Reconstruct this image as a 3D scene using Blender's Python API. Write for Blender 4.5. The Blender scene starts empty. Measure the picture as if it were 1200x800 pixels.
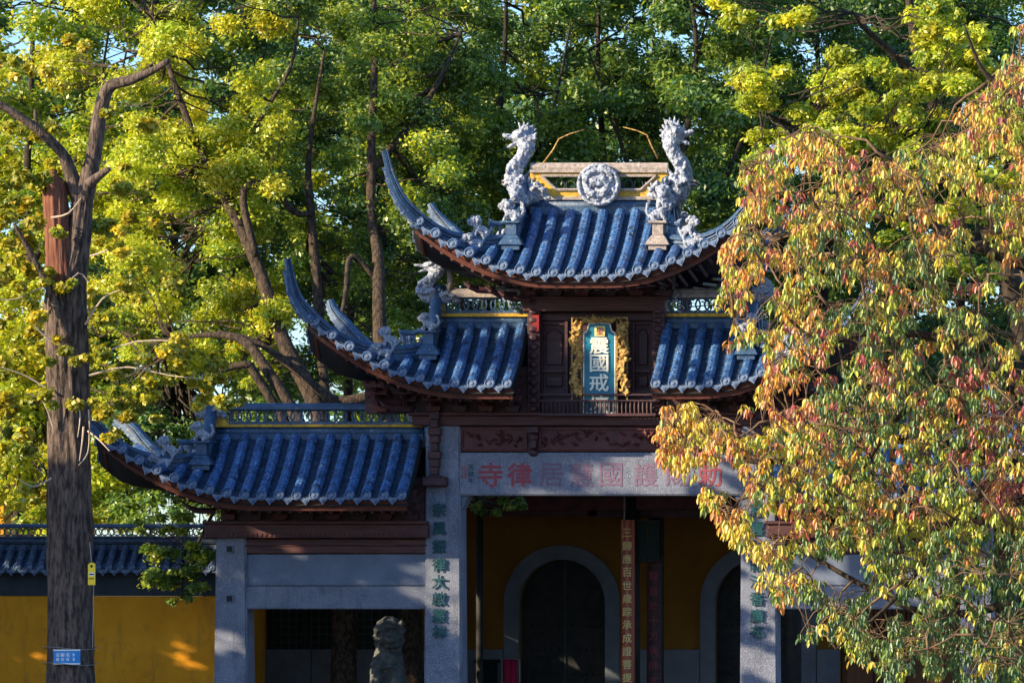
import bpy, bmesh, math, random
import numpy as np
from mathutils import Vector, Matrix, noise as mnoise
random.seed(7); rng = np.random.default_rng(11)
R = math.radians
sc = bpy.context.scene
COL = sc.collection

# ---------------------------------------------------------------- camera
CAMX, CAMY, CAMZ = 11.92, -80.0, 1.6
cam_d = bpy.data.cameras.new('camera'); cam = bpy.data.objects.new('camera', cam_d); COL.objects.link(cam)
cam.location = (CAMX, CAMY, CAMZ); cam.rotation_euler = (R(90), 0, 0)
cam_d.sensor_width = 36; cam_d.lens = 5920 / 1200 * 36
cam_d.shift_x = (600 - 1586) / 1200; cam_d.shift_y = (772 - 400) / 1200
cam_d.clip_start = 1; cam_d.clip_end = 3000
sc.camera = cam

# ---------------------------------------------------------------- light
SUN_AZ = 58     # degrees to the left of the gate's front axis
SUN_EL = 21
world = bpy.data.worlds.new('World'); sc.world = world; world.use_nodes = True
nt = world.node_tree; nt.nodes.clear()
sky = nt.nodes.new('ShaderNodeTexSky'); sky.sky_type = 'NISHITA'; sky.sun_disc = False
sky.sun_elevation = R(SUN_EL)
sx, sy = -math.sin(R(SUN_AZ)), -math.cos(R(SUN_AZ))
sky.sun_rotation = math.atan2(sx, sy)
sky.air_density = 1.0; sky.dust_density = 0.6; sky.ozone_density = 5.0
bg = nt.nodes.new('ShaderNodeBackground'); bg.inputs['Strength'].default_value = 0.13
out = nt.nodes.new('ShaderNodeOutputWorld')
nt.links.new(sky.outputs[0], bg.inputs[0]); nt.links.new(bg.outputs[0], out.inputs[0])
sun_d = bpy.data.lights.new('sun', 'SUN'); sun_d.energy = 5.0; sun_d.angle = R(0.53); sun_d.color = (1.0, 0.8, 0.52)
sun = bpy.data.objects.new('sun', sun_d); COL.objects.link(sun)
SD = Vector((sx * math.cos(R(SUN_EL)), sy * math.cos(R(SUN_EL)), math.sin(R(SUN_EL))))
sun.rotation_euler = SD.to_track_quat('Z', 'Y').to_euler(); sun.location = (-30, -20, 30)
sc.view_settings.view_transform = 'Standard'; sc.view_settings.look = 'None'
sc.view_settings.exposure = 1.15; sc.view_settings.gamma = 1

# world point seen at photo pixel (px,py) at depth Y
def W(px, py, Y=0.0):
    d = (Y - CAMY) / 5920
    return Vector(((px - 1586) * d + CAMX, Y, CAMZ + (772 - py) * d))
def fx(px, Y=0.0): return W(px, 0, Y).x
def fz(py, Y=0.0): return W(0, py, Y).z

# ---------------------------------------------------------------- materials
def new_mat(name):
    m = bpy.data.materials.new(name); m.use_nodes = True
    n = m.node_tree; n.nodes.clear()
    o = n.nodes.new('ShaderNodeOutputMaterial'); p = n.nodes.new('ShaderNodeBsdfPrincipled')
    n.links.new(p.outputs[0], o.inputs[0]); return m, n, p
def surf(name, col, col2=None, rough=.8, scale=4, detail=6, bump=.0, bscale=None, lo=.35, hi=.65, spec=.3, metal=0,
         spots=None, spot_scale=12, spot_lo=.6, spot_hi=.68, stretch=(1, 1, 1), fine=None, spots2=None):
    m, n, p = new_mat(name); L = n.links.new
    tc = n.nodes.new('ShaderNodeTexCoord'); mp = n.nodes.new('ShaderNodeMapping'); L(tc.outputs['Object'], mp.inputs[0])
    mp.inputs['Scale'].default_value = stretch
    nz = n.nodes.new('ShaderNodeTexNoise'); nz.inputs['Scale'].default_value = scale; nz.inputs['Detail'].default_value = detail
    nz.inputs['Roughness'].default_value = .65
    L(mp.outputs[0], nz.inputs['Vector'])
    cr = n.nodes.new('ShaderNodeValToRGB'); L(nz.outputs['Fac'], cr.inputs[0])
    cr.color_ramp.elements[0].position = lo; cr.color_ramp.elements[1].position = hi
    cr.color_ramp.elements[0].color = (*col, 1); cr.color_ramp.elements[1].color = (*(col2 or col), 1)
    last = cr.outputs[0]
    def layer(last, c, s, a, b, st=(1, 1, 1), seed=0):
        mp2 = n.nodes.new('ShaderNodeMapping'); L(tc.outputs['Object'], mp2.inputs[0])
        mp2.inputs['Scale'].default_value = st; mp2.inputs['Location'].default_value = (seed, seed * .7, 3)
        nn = n.nodes.new('ShaderNodeTexNoise'); nn.inputs['Scale'].default_value = s; nn.inputs['Detail'].default_value = 5
        nn.inputs['Roughness'].default_value = .7
        L(mp2.outputs[0], nn.inputs['Vector'])
        r = n.nodes.new('ShaderNodeMapRange'); r.inputs[1].default_value = a; r.inputs[2].default_value = b; L(nn.outputs['Fac'], r.inputs[0])
        mx = n.nodes.new('ShaderNodeMix'); mx.data_type = 'RGBA'; L(r.outputs[0], mx.inputs[0])
        L(last, mx.inputs[6]); mx.inputs[7].default_value = (*c, 1); return mx.outputs[2]
    if spots: last = layer(last, spots, spot_scale, spot_lo, spot_hi, seed=5)
    if spots2: last = layer(last, spots2[0], spots2[1], spots2[2], spots2[3], spots2[4] if len(spots2) > 4 else (1, 1, 1), seed=11)
    if fine: last = layer(last, fine[0], fine[1], fine[2], fine[3], seed=2)
    L(last, p.inputs['Base Color'])
    p.inputs['Roughness'].default_value = rough; p.inputs['Metallic'].default_value = metal
    p.inputs['Specular IOR Level'].default_value = spec
    if bump:
        b = n.nodes.new('ShaderNodeBump'); b.inputs['Strength'].default_value = bump; b.inputs['Distance'].default_value = .02
        n2 = n.nodes.new('ShaderNodeTexNoise'); n2.inputs['Scale'].default_value = bscale or scale * 4; n2.inputs['Detail'].default_value = 6
        L(mp.outputs[0], n2.inputs['Vector']); L(n2.outputs['Fac'], b.inputs['Height']); L(b.outputs[0], p.inputs['Normal'])
    return m
M = {}
M['tile'] = surf('grey_tile_skylight_blue', (.014, .06, .19), (.045, .15, .38), rough=.42, scale=7, bump=.5, bscale=40, spec=.5,  # grey tile with the blue of skylit shade put into its colour
                 spots=(.36, .44, .56), spot_scale=30, spot_lo=.54, spot_hi=.66, spots2=((.015, .022, .03), 5, .52, .7))  # pale specks: lichen, and highlights painted into the colour
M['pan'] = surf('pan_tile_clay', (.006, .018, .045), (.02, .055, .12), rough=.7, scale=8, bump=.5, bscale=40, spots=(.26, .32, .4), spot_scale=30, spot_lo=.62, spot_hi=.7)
M['tile_end'] = surf('tile_end_clay', (.03, .08, .19), (.17, .22, .32), rough=.7, scale=14, bump=.6, bscale=50, lo=.4, hi=.6)
M['ridge'] = surf('ridge_clay', (.015, .045, .11), (.04, .1, .2), rough=.5, scale=6, bump=.5, bscale=35, spec=.5, spots=(.32, .34, .36), spot_scale=16, spot_lo=.6, spot_hi=.72)
M['ridge_worn'] = surf('worn_ridge_clay', (.22, .19, .18), (.42, .36, .33), rough=.8, scale=14, bump=.6, bscale=40, spots=(.07, .07, .09), spot_scale=20)
M['coping'] = surf('weathered_grey_coping_tile', (.03, .045, .075), (.07, .095, .14), rough=.8, scale=9, bump=.5, bscale=40, spots=(.02, .024, .03), spot_scale=8)
M['deck'] = surf('dark_roof_lining', (.02, .022, .03), (.035, .03, .03), rough=.9)
M['stucco'] = surf('white_stucco', (.13, .17, .27), (.55, .59, .68), rough=.8, scale=18, bump=1.0, bscale=60, spots=(.07, .08, .13), spot_scale=20, spot_lo=.52, spot_hi=.66)
M['granite'] = surf('grey_granite', (.11, .13, .19), (.19, .21, .28), rough=.75, scale=3, bump=.45, bscale=60,
                    spots=(.1, .11, .17), spot_scale=2.2, spot_lo=.55, spot_hi=.8, fine=((.42, .45, .56), 75, .56, .64), spots2=((.06, .065, .09), 2.4, .55, .78, (3, 3, .35)))
M['granite_plain'] = surf('smooth_grey_granite', (.1, .13, .2), (.15, .185, .27), rough=.75, scale=2.5, bump=.3, bscale=60,
                    fine=((.3, .34, .46), 90, .58, .66), spots=(.22, .17, .28), spot_scale=1.5, spot_lo=.58, spot_hi=.8)
M['granite_dim'] = surf('hall_stone', (.1, .12, .15), (.14, .16, .2), rough=.8, scale=3, bump=.3)
M['wood_dark'] = surf('dark_purple_lacquered_wood', (.035, .014, .02), (.075, .03, .038), rough=.55, scale=3, bump=.5, bscale=14, stretch=(1, 1, 5), spec=.4)
M['wood_beam'] = surf('dark_lacquered_beam', (.04, .014, .018), (.1, .035, .035), rough=.55, scale=3, bump=.5, bscale=14, stretch=(.6, 1, 6), spec=.4)
M['wood_red'] = surf('dark_red_carved_wood', (.05, .011, .014), (.11, .024, .026), rough=.55, scale=6, bump=.6, bscale=26, spec=.4)
M['fascia'] = surf('red_brown_eave_board', (.06, .017, .012), (.11, .03, .02), rough=.7, scale=5, bump=.3, stretch=(1, 1, 1), spots=(.04, .02, .02), spot_scale=4, spot_lo=.55, spot_hi=.75)
M['bright_red'] = surf('bright_red_paint', (.2, .012, .02), (.28, .02, .025), rough=.6)
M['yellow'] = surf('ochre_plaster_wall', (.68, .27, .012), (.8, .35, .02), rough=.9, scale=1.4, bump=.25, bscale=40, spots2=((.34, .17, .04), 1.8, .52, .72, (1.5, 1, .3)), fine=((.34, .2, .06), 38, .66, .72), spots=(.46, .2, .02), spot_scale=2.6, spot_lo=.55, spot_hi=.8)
M['yellow_hall'] = surf('hall_ochre_plaster_shaded', (.17, .075, .009), (.21, .1, .012), rough=.9, scale=1.4, bump=.2, bscale=40)  # ochre darkened so the wall colour itself carries the porch shade
M['yellow_trim'] = surf('yellow_ridge_paint', (.42, .25, .035), (.7, .42, .05), rough=.7, scale=10, bump=.3, spots=(.16, .12, .08), spot_scale=12, spot_lo=.5)
M['gold'] = surf('gilded_carving', (.22, .12, .03), (.55, .38, .13), rough=.45, scale=20, bump=.8, bscale=60, metal=.35, spots=(.16, .05, .02), spot_scale=30, spot_lo=.52, spot_hi=.62)
M['gold_flat'] = surf('gold_leaf_lettering', (.75, .55, .2), (.9, .72, .35), rough=.45, scale=30)
M['plaque_blue'] = surf('blue_plaque_paint', (.006, .13, .22), (.008, .17, .28), rough=.45, scale=2, bump=.1, spec=.4, spots=(.006, .1, .17), spot_scale=3)
M['cream'] = surf('cream_paint', (.72, .74, .66), (.85, .85, .78), rough=.6, scale=12)
M['plaque_yellow'] = surf('yellow_seal_paint', (.8, .66, .22), (.85, .72, .3), rough=.6)
M['ink_green'] = surf('dark_green_incised_ink', (.005, .05, .07), (.01, .08, .1), rough=.7, scale=20)
M['ink_red'] = surf('faded_red_ink', (.24, .045, .06), (.3, .08, .11), rough=.85, scale=30)
M['ink_pink'] = surf('very_faded_red_ink', (.2, .1, .16), (.15, .13, .2), rough=.85, scale=40)
M['black_band'] = surf('black_blue_plaster', (.028, .04, .06), (.045, .06, .085), rough=.8, scale=3, bump=.2)
M['dark_panel'] = surf('near_black_timber', (.012, .014, .016), (.03, .03, .032), rough=.7, scale=5)
M['lattice_wood'] = surf('dark_green_lattice', (.02, .05, .05), (.035, .07, .07), rough=.6)
M['col_red'] = surf('red_lacquer', (.2, .025, .012), (.42, .075, .02), rough=.35, scale=3, bump=.15, spec=.6, stretch=(1, 1, .4), spots=(.12, .02, .02), spot_scale=3)
M['brown_door'] = surf('brown_timber', (.13, .05, .025), (.2, .08, .035), rough=.6, scale=4, stretch=(4, 4, .6), bump=.3)
M['orange'] = surf('orange_timber', (.5, .17, .04), (.62, .24, .06), rough=.6, scale=4)
M['ground'] = surf('stone_paving', (.08, .08, .08), (.13, .125, .12), rough=.85, scale=1.2, bump=.3, spots=(.12, .11, .09), spot_scale=.6)
M['bark_grey'] = surf('grey_ginkgo_bark', (.03, .023, .022), (.15, .11, .095), rough=.9, scale=6, bump=1.0, bscale=14, stretch=(3.2, 3.2, .8), lo=.4, hi=.62)
M['bark_red'] = surf('stripped_red_wood', (.09, .035, .025), (.24, .1, .065), rough=.9, scale=8, bump=.8, bscale=12, stretch=(4, 4, .35))
M['bark_dark'] = surf('dark_camphor_bark', (.016, .013, .012), (.06, .045, .032), rough=.9, scale=6, bump=1.0, bscale=14, stretch=(2, 2, .6))
M['bark_brown'] = surf('brown_camphor_bark', (.018, .014, .012), (.075, .052, .036), rough=.9, scale=9, bump=1.0, bscale=22, stretch=(2, 2, .8), lo=.42, hi=.58)
M['twig'] = surf('twig_bark', (.1, .06, .04), (.2, .13, .08), rough=.85, scale=12)
M['pale_twig'] = surf('pale_dead_twig', (.35, .28, .24), (.5, .42, .36), rough=.85, scale=12)
M['lion'] = surf('weathered_lion_stone', (.055, .063, .07), (.15, .165, .175), rough=.85, scale=9, bump=.8, bscale=40)
M['sign_blue'] = surf('blue_enamel', (.02, .22, .62), (.03, .28, .7), rough=.35)
M['sign_yellow'] = surf('yellow_plastic', (.85, .6, .02), (.9, .66, .04), rough=.4)
M['white'] = surf('white_paint', (.8, .8, .8), rough=.5)
M['wire'] = surf('galvanised_wire', (.3, .3, .3), rough=.5, metal=.6)
M['iron_green'] = surf('dark_green_iron', (.004, .011, .01), (.006, .015, .013), rough=.9, spec=.1)
M['lantern_glass'] = surf('dim_green_glass', (.008, .028, .028), (.01, .035, .035), rough=.6, spec=.15)
M['cloth_red'] = surf('crimson_cloth', (.35, .01, .06), (.45, .02, .08), rough=.8)
M['black'] = surf('black_print', (.02, .02, .02), rough=.6)

def leaf_mat(name, trans=.45, tint=(1.25, 1.2, .5)):
    m, n, p = new_mat(name); L = n.links.new; n.nodes.remove(p)
    o = [x for x in n.nodes if x.type == 'OUTPUT_MATERIAL'][0]
    a = n.nodes.new('ShaderNodeAttribute'); a.attribute_name = 'leafcol'
    d = n.nodes.new('ShaderNodeBsdfDiffuse'); t = n.nodes.new('ShaderNodeBsdfTranslucent')
    L(a.outputs['Color'], d.inputs[0])
    mu = n.nodes.new('ShaderNodeMix'); mu.data_type = 'RGBA'; mu.blend_type = 'MULTIPLY'; mu.inputs[0].default_value = 1
    L(a.outputs['Color'], mu.inputs[6]); mu.inputs[7].default_value = (*tint, 1); L(mu.outputs[2], t.inputs[0])
    mx = n.nodes.new('ShaderNodeMixShader'); mx.inputs[0].default_value = trans
    L(d.outputs[0], mx.inputs[1]); L(t.outputs[0], mx.inputs[2])
    g = n.nodes.new('ShaderNodeBsdfGlossy'); g.inputs['Roughness'].default_value = .45; g.inputs['Color'].default_value = (1, 1, 1, 1)
    m2 = n.nodes.new('ShaderNodeMixShader'); m2.inputs[0].default_value = .045
    L(mx.outputs[0], m2.inputs[1]); L(g.outputs[0], m2.inputs[2]); L(m2.outputs[0], o.inputs[0]); return m
M['leaf'] = leaf_mat('camphor_leaf'); M['leaf_autumn'] = leaf_mat('autumn_leaf', .42, (1.15, 1.05, .7)); M['leaf_ginkgo'] = leaf_mat('ginkgo_leaf', .45)

# ---------------------------------------------------------------- mesh helpers
ORG = {}
def tag(o, label=None, cat=None, group=None, kind=None):
    if label: o['label'] = label
    if cat: o['category'] = cat
    if group: o['group'] = group
    if kind: o['kind'] = kind
    return o
def thing(name, label, cat, loc, group=None):
    o = bpy.data.objects.new(name, None); COL.objects.link(o); o.location = loc; o.empty_display_size = .3
    ORG[o.name] = Vector(loc); return tag(o, label, cat, group)
def link(name, me, parent=None, loc=None, rot=None, org=True):
    o = bpy.data.objects.new(name, me); COL.objects.link(o)
    if parent is not None:
        o.parent = parent; ORG[o.name] = ORG[parent.name]
    if loc is not None: o.location = Vector(loc) - (ORG[parent.name] if parent is not None else Vector())
    if rot is not None: o.rotation_euler = rot
    return o
class MB:
    def __init__(s): s.v = []; s.f = []
    def add(s, vs, fs):
        k = len(s.v); s.v += [tuple(v) for v in vs]; s.f += [tuple(i + k for i in f) for f in fs]; return s
    def box(s, x0, x1, y0, y1, z0, z1):
        return s.add([(x0, y0, z0), (x1, y0, z0), (x1, y1, z0), (x0, y1, z0), (x0, y0, z1), (x1, y0, z1), (x1, y1, z1), (x0, y1, z1)],
                     [(0, 3, 2, 1), (4, 5, 6, 7), (0, 1, 5, 4), (1, 2, 6, 5), (2, 3, 7, 6), (3, 0, 4, 7)])
    def frustum(s, x0, x1, y0, y1, z0, z1, tx, ty):
        return s.add([(x0, y0, z0), (x1, y0, z0), (x1, y1, z0), (x0, y1, z0), (x0 + tx, y0 + ty, z1), (x1 - tx, y0 + ty, z1), (x1 - tx, y1 - ty, z1), (x0 + tx, y1 - ty, z1)],
                     [(0, 3, 2, 1), (4, 5, 6, 7), (0, 1, 5, 4), (1, 2, 6, 5), (2, 3, 7, 6), (3, 0, 4, 7)])
    def prism(s, pts, y0, y1):   # outline in xz (counter-clockwise seen from -y), extruded along y
        n = len(pts); vs = [(x, y0, z) for x, z in pts] + [(x, y1, z) for x, z in pts]
        return s.add(vs, [tuple(range(n)), tuple(range(2 * n - 1, n - 1, -1))] + [(i, i + n, (i + 1) % n + n, (i + 1) % n) for i in range(n)])
    def tube(s, path, rad, n=8, cap=True, squash=1.0, jit=0, phase=0):
        P = [Vector(p) for p in path]; m = len(P)
        rr = rad if hasattr(rad, '__len__') else [rad] * m
        T = [(P[min(i + 1, m - 1)] - P[max(i - 1, 0)]).normalized() for i in range(m)]
        up = Vector((0, 0, 1)) if abs(T[0].z) < .9 else Vector((1, 0, 0)); a = T[0].cross(up).normalized()
        vs = []
        for i in range(m):
            a = (a - T[i] * a.dot(T[i])).normalized(); b = T[i].cross(a)
            for k in range(n):
                th = 2 * math.pi * k / n + phase; r = rr[i] * (1 + (random.uniform(-jit, jit) if jit else 0))
                vs.append(P[i] + a * (math.cos(th) * r) + b * (math.sin(th) * r * squash))
        fs = [(i * n + k, i * n + (k + 1) % n, (i + 1) * n + (k + 1) % n, (i + 1) * n + k) for i in range(m - 1) for k in range(n)]
        if cap: fs += [tuple(range(n - 1, -1, -1)), tuple((m - 1) * n + k for k in range(n))]
        return s.add(vs, fs)
    def sweep(s, path, prof, scale=None):   # prof: closed outline (side, up); swept keeping 'side' horizontal
        P = [Vector(p) for p in path]; m = len(P); n = len(prof); vs = []
        side0 = None
        for i in range(m):
            t = (P[min(i + 1, m - 1)] - P[max(i - 1, 0)]).normalized()
            sd = t.cross(Vector((0, 0, 1)))
            if sd.length < .05: sd = side0
            sd = sd.normalized(); side0 = sd; up = sd.cross(t).normalized(); k = scale[i] if scale else 1
            kk = k if hasattr(k, '__len__') else (k, k)
            vs += [P[i] + sd * (u * kk[0]) + up * (w * kk[1]) for u, w in prof]
        fs = [(i * n + k, i * n + (k + 1) % n, (i + 1) * n + (k + 1) % n, (i + 1) * n + k) for i in range(m - 1) for k in range(n)]
        fs += [tuple(range(n - 1, -1, -1)), tuple((m - 1) * n + k for k in range(n))]
        return s.add(vs, fs)
    def ball(s, c, r, rot=None, nu=10, nv=7):
        c = Vector(c); r = r if hasattr(r, '__len__') else (r, r, r)
        Rm = Matrix.Rotation(rot[1], 3, rot[0]) if rot else Matrix.Identity(3)
        vs = []
        for j in range(1, nv):
            ph = math.pi * j / nv
            for i in range(nu):
                th = 2 * math.pi * i / nu
                vs.append(c + Rm @ Vector((r[0] * math.sin(ph) * math.cos(th), r[1] * math.sin(ph) * math.sin(th), r[2] * math.cos(ph))))
        vs += [c + Rm @ Vector((0, 0, r[2])), c + Rm @ Vector((0, 0, -r[2]))]; T = len(vs) - 2
        fs = [(j * nu + i, (j + 1) * nu + i, (j + 1) * nu + (i + 1) % nu, j * nu + (i + 1) % nu) for j in range(nv - 2) for i in range(nu)]
        fs += [(T, i, (i + 1) % nu) for i in range(nu)] + [(T + 1, (nv - 2) * nu + (i + 1) % nu, (nv - 2) * nu + i) for i in range(nu)]
        return s.add(vs, fs)
    def grid(s, nx, ny, fn):
        vs = [fn(i, j) for j in range(ny) for i in range(nx)]
        return s.add(vs, [(j * nx + i, j * nx + i + 1, (j + 1) * nx + i + 1, (j + 1) * nx + i) for j in range(ny - 1) for i in range(nx - 1)])
    def mesh(s, name, mat, org=Vector(), bevel=0, smooth=False, seg=1, fix=True):
        me = bpy.data.meshes.new(name)
        me.from_pydata([(x - org[0], y - org[1], z - org[2]) for x, y, z in s.v], [], s.f)
        if bevel or fix:
            bm = bmesh.new(); bm.from_mesh(me)
            if fix: bmesh.ops.recalc_face_normals(bm, faces=bm.faces)
            if bevel: bmesh.ops.bevel(bm, geom=[e for e in bm.edges if len(e.link_faces) == 2 and e.calc_face_angle(0) > .6], offset=bevel, segments=seg, affect='EDGES')
            bm.to_mesh(me); bm.free()
        if smooth: me.shade_smooth()
        if mat: me.materials.append(mat)
        return me
    def build(s, name, mat, parent=None, bevel=0, smooth=False, seg=1, kind=None, label=None, fix=True):
        org = ORG[parent.name] if parent is not None else Vector()
        o = link(name, s.mesh(name, mat, org, bevel, smooth, seg, fix), parent)
        return tag(o, label=label, kind=kind)
def sculpt(mb, voxel, mat, name, amp=.012, freq=14, smooth=True, org=Vector()):
    me = mb.mesh('tmp', None); o = bpy.data.objects.new('tmp', me); COL.objects.link(o)
    md = o.modifiers.new('r', 'REMESH'); md.mode = 'VOXEL'; md.voxel_size = voxel
    sm = o.modifiers.new('s', 'SMOOTH'); sm.iterations = 1
    bpy.context.view_layer.update()
    m2 = bpy.data.meshes.new_from_object(o.evaluated_get(bpy.context.evaluated_depsgraph_get()))
    bpy.data.objects.remove(o); bpy.data.meshes.remove(me); m2.name = name
    for v in m2.vertices:
        k = mnoise.fractal(v.co * freq, .6, 2.0, 3) * amp
        v.co += v.normal * k; v.co -= org
    m2.materials.clear(); m2.materials.append(mat)
    if smooth: m2.shade_smooth()
    return m2
CH = {}
def glyph(ch, bold=.012):
    key = (ch, bold)
    if key not in CH:
        c = bpy.data.curves.new('t', 'FONT'); c.body = ch; c.size = 1; c.extrude = .5; c.resolution_u = 3
        o = bpy.data.objects.new('t', c); COL.objects.link(o); bpy.context.view_layer.update()
        me = bpy.data.meshes.new_from_object(o.evaluated_get(bpy.context.evaluated_depsgraph_get()))
        bpy.data.objects.remove(o)
        n = len(me.vertices); co = np.zeros(n * 3); me.vertices.foreach_get('co', co); co = co.reshape(-1, 3)
        lo, hi = co.min(0), co.max(0); co = (co - (lo + hi) / 2) / max(hi[0] - lo[0], hi[1] - lo[1])
        co[:, 2] /= max(1e-6, np.abs(co[:, 2]).max() * 2)
        me.vertices.foreach_set('co', co.ravel())
        if bold > .003:   # brush weight: the same glyph struck again, slightly shifted, each a hair lower
            bm = bmesh.new()
            for i, (dx, dy) in enumerate(((0, 0), (1, 0), (-1, 0), (0, 1), (0, -1), (.7, .7), (-.7, .7), (.7, -.7), (-.7, -.7))):
                t = me.copy(); t.transform(Matrix.Translation((dx * bold, dy * bold, 0)) @ Matrix.Diagonal((1, 1, 1 - .04 * i, 1))); bm.from_mesh(t); bpy.data.meshes.remove(t)
            bm.to_mesh(me); bm.free()
        CH[key] = me
    return CH[key]
def write(chars, centers, size, mat, parent, thick=.012, name='character', bold=.012, wide=1.0):
    for ch, c in zip(chars, centers):
        me = glyph(ch, bold).copy(); me.name = name
        me.transform(Matrix.Diagonal((size * wide, size, thick, 1))); me.materials.clear(); me.materials.append(mat)
        link(name, me, parent, loc=c, rot=(R(90), 0, 0))

# ================================================================ SETTING
g = MB(); g.add([(-900, -200, 0), (900, -200, 0), (900, 1500, 0), (-900, 1500, 0)], [(0, 1, 2, 3)])
tag(g.build('ground', M['ground'], fix=False), kind='structure')

# ================================================================ GATE
gate = thing('temple_gate', 'grey stone and dark timber memorial gate with three tiers of upturned grey tile roofs tinted skylight blue', 'gate', (0, 0, 0))

# ---- roofs
def sweep_box(mb, path, w, h, scale=None):
    mb.sweep(path, [(-w / 2, -h / 2), (w / 2, -h / 2), (w / 2, h / 2), (-w / 2, h / 2)], scale)
CAP = None; DRIP = None; RING = None
def cap_mesh():
    mb = MB(); n = 12; r = .08
    rings = [(r, .02), (r, -.02), (r * .82, -.028), (r * .74, -.014), (r * .45, -.014), (r * .3, -.03), (.002, -.034)]
    vs = [(q * math.cos(2 * math.pi * k / n), y, q * math.sin(2 * math.pi * k / n)) for q, y in rings for k in range(n)]
    fs = [(i * n + k, i * n + (k + 1) % n, (i + 1) * n + (k + 1) % n, (i + 1) * n + k) for i in range(len(rings) - 1) for k in range(n)]
    mb.add(vs, fs); return mb.mesh('end_cap', M['tile_end'])
def drip_mesh():
    mb = MB(); pts = [(-.105, .03), (-.085, -.035), (-.04, -.075), (0, -.125), (.04, -.075), (.085, -.035), (.105, .03), (.05, -.005), (0, -.015), (-.05, -.005)]
    mb.prism(pts, -.012, .012); mb.prism([(x * .55, z * .6 - .02) for x, z in pts[1:6]] , -.02, -.012)
    return mb.mesh('drip_tile', M['tile_end'])
CAP = cap_mesh(); DRIP = drip_mesh()
def ring_mesh(r=.085, t=.013):
    mb = MB(); n = 12
    mb.tube([(r * math.cos(a), 0, r * math.sin(a)) for a in [2 * math.pi * i / n for i in range(n + 1)]], t, 5, cap=False)
    return mb.mesh('lattice_ring', M['ridge'])
RING = ring_mesh(); RING_S = ring_mesh(.055, .011)

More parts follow.
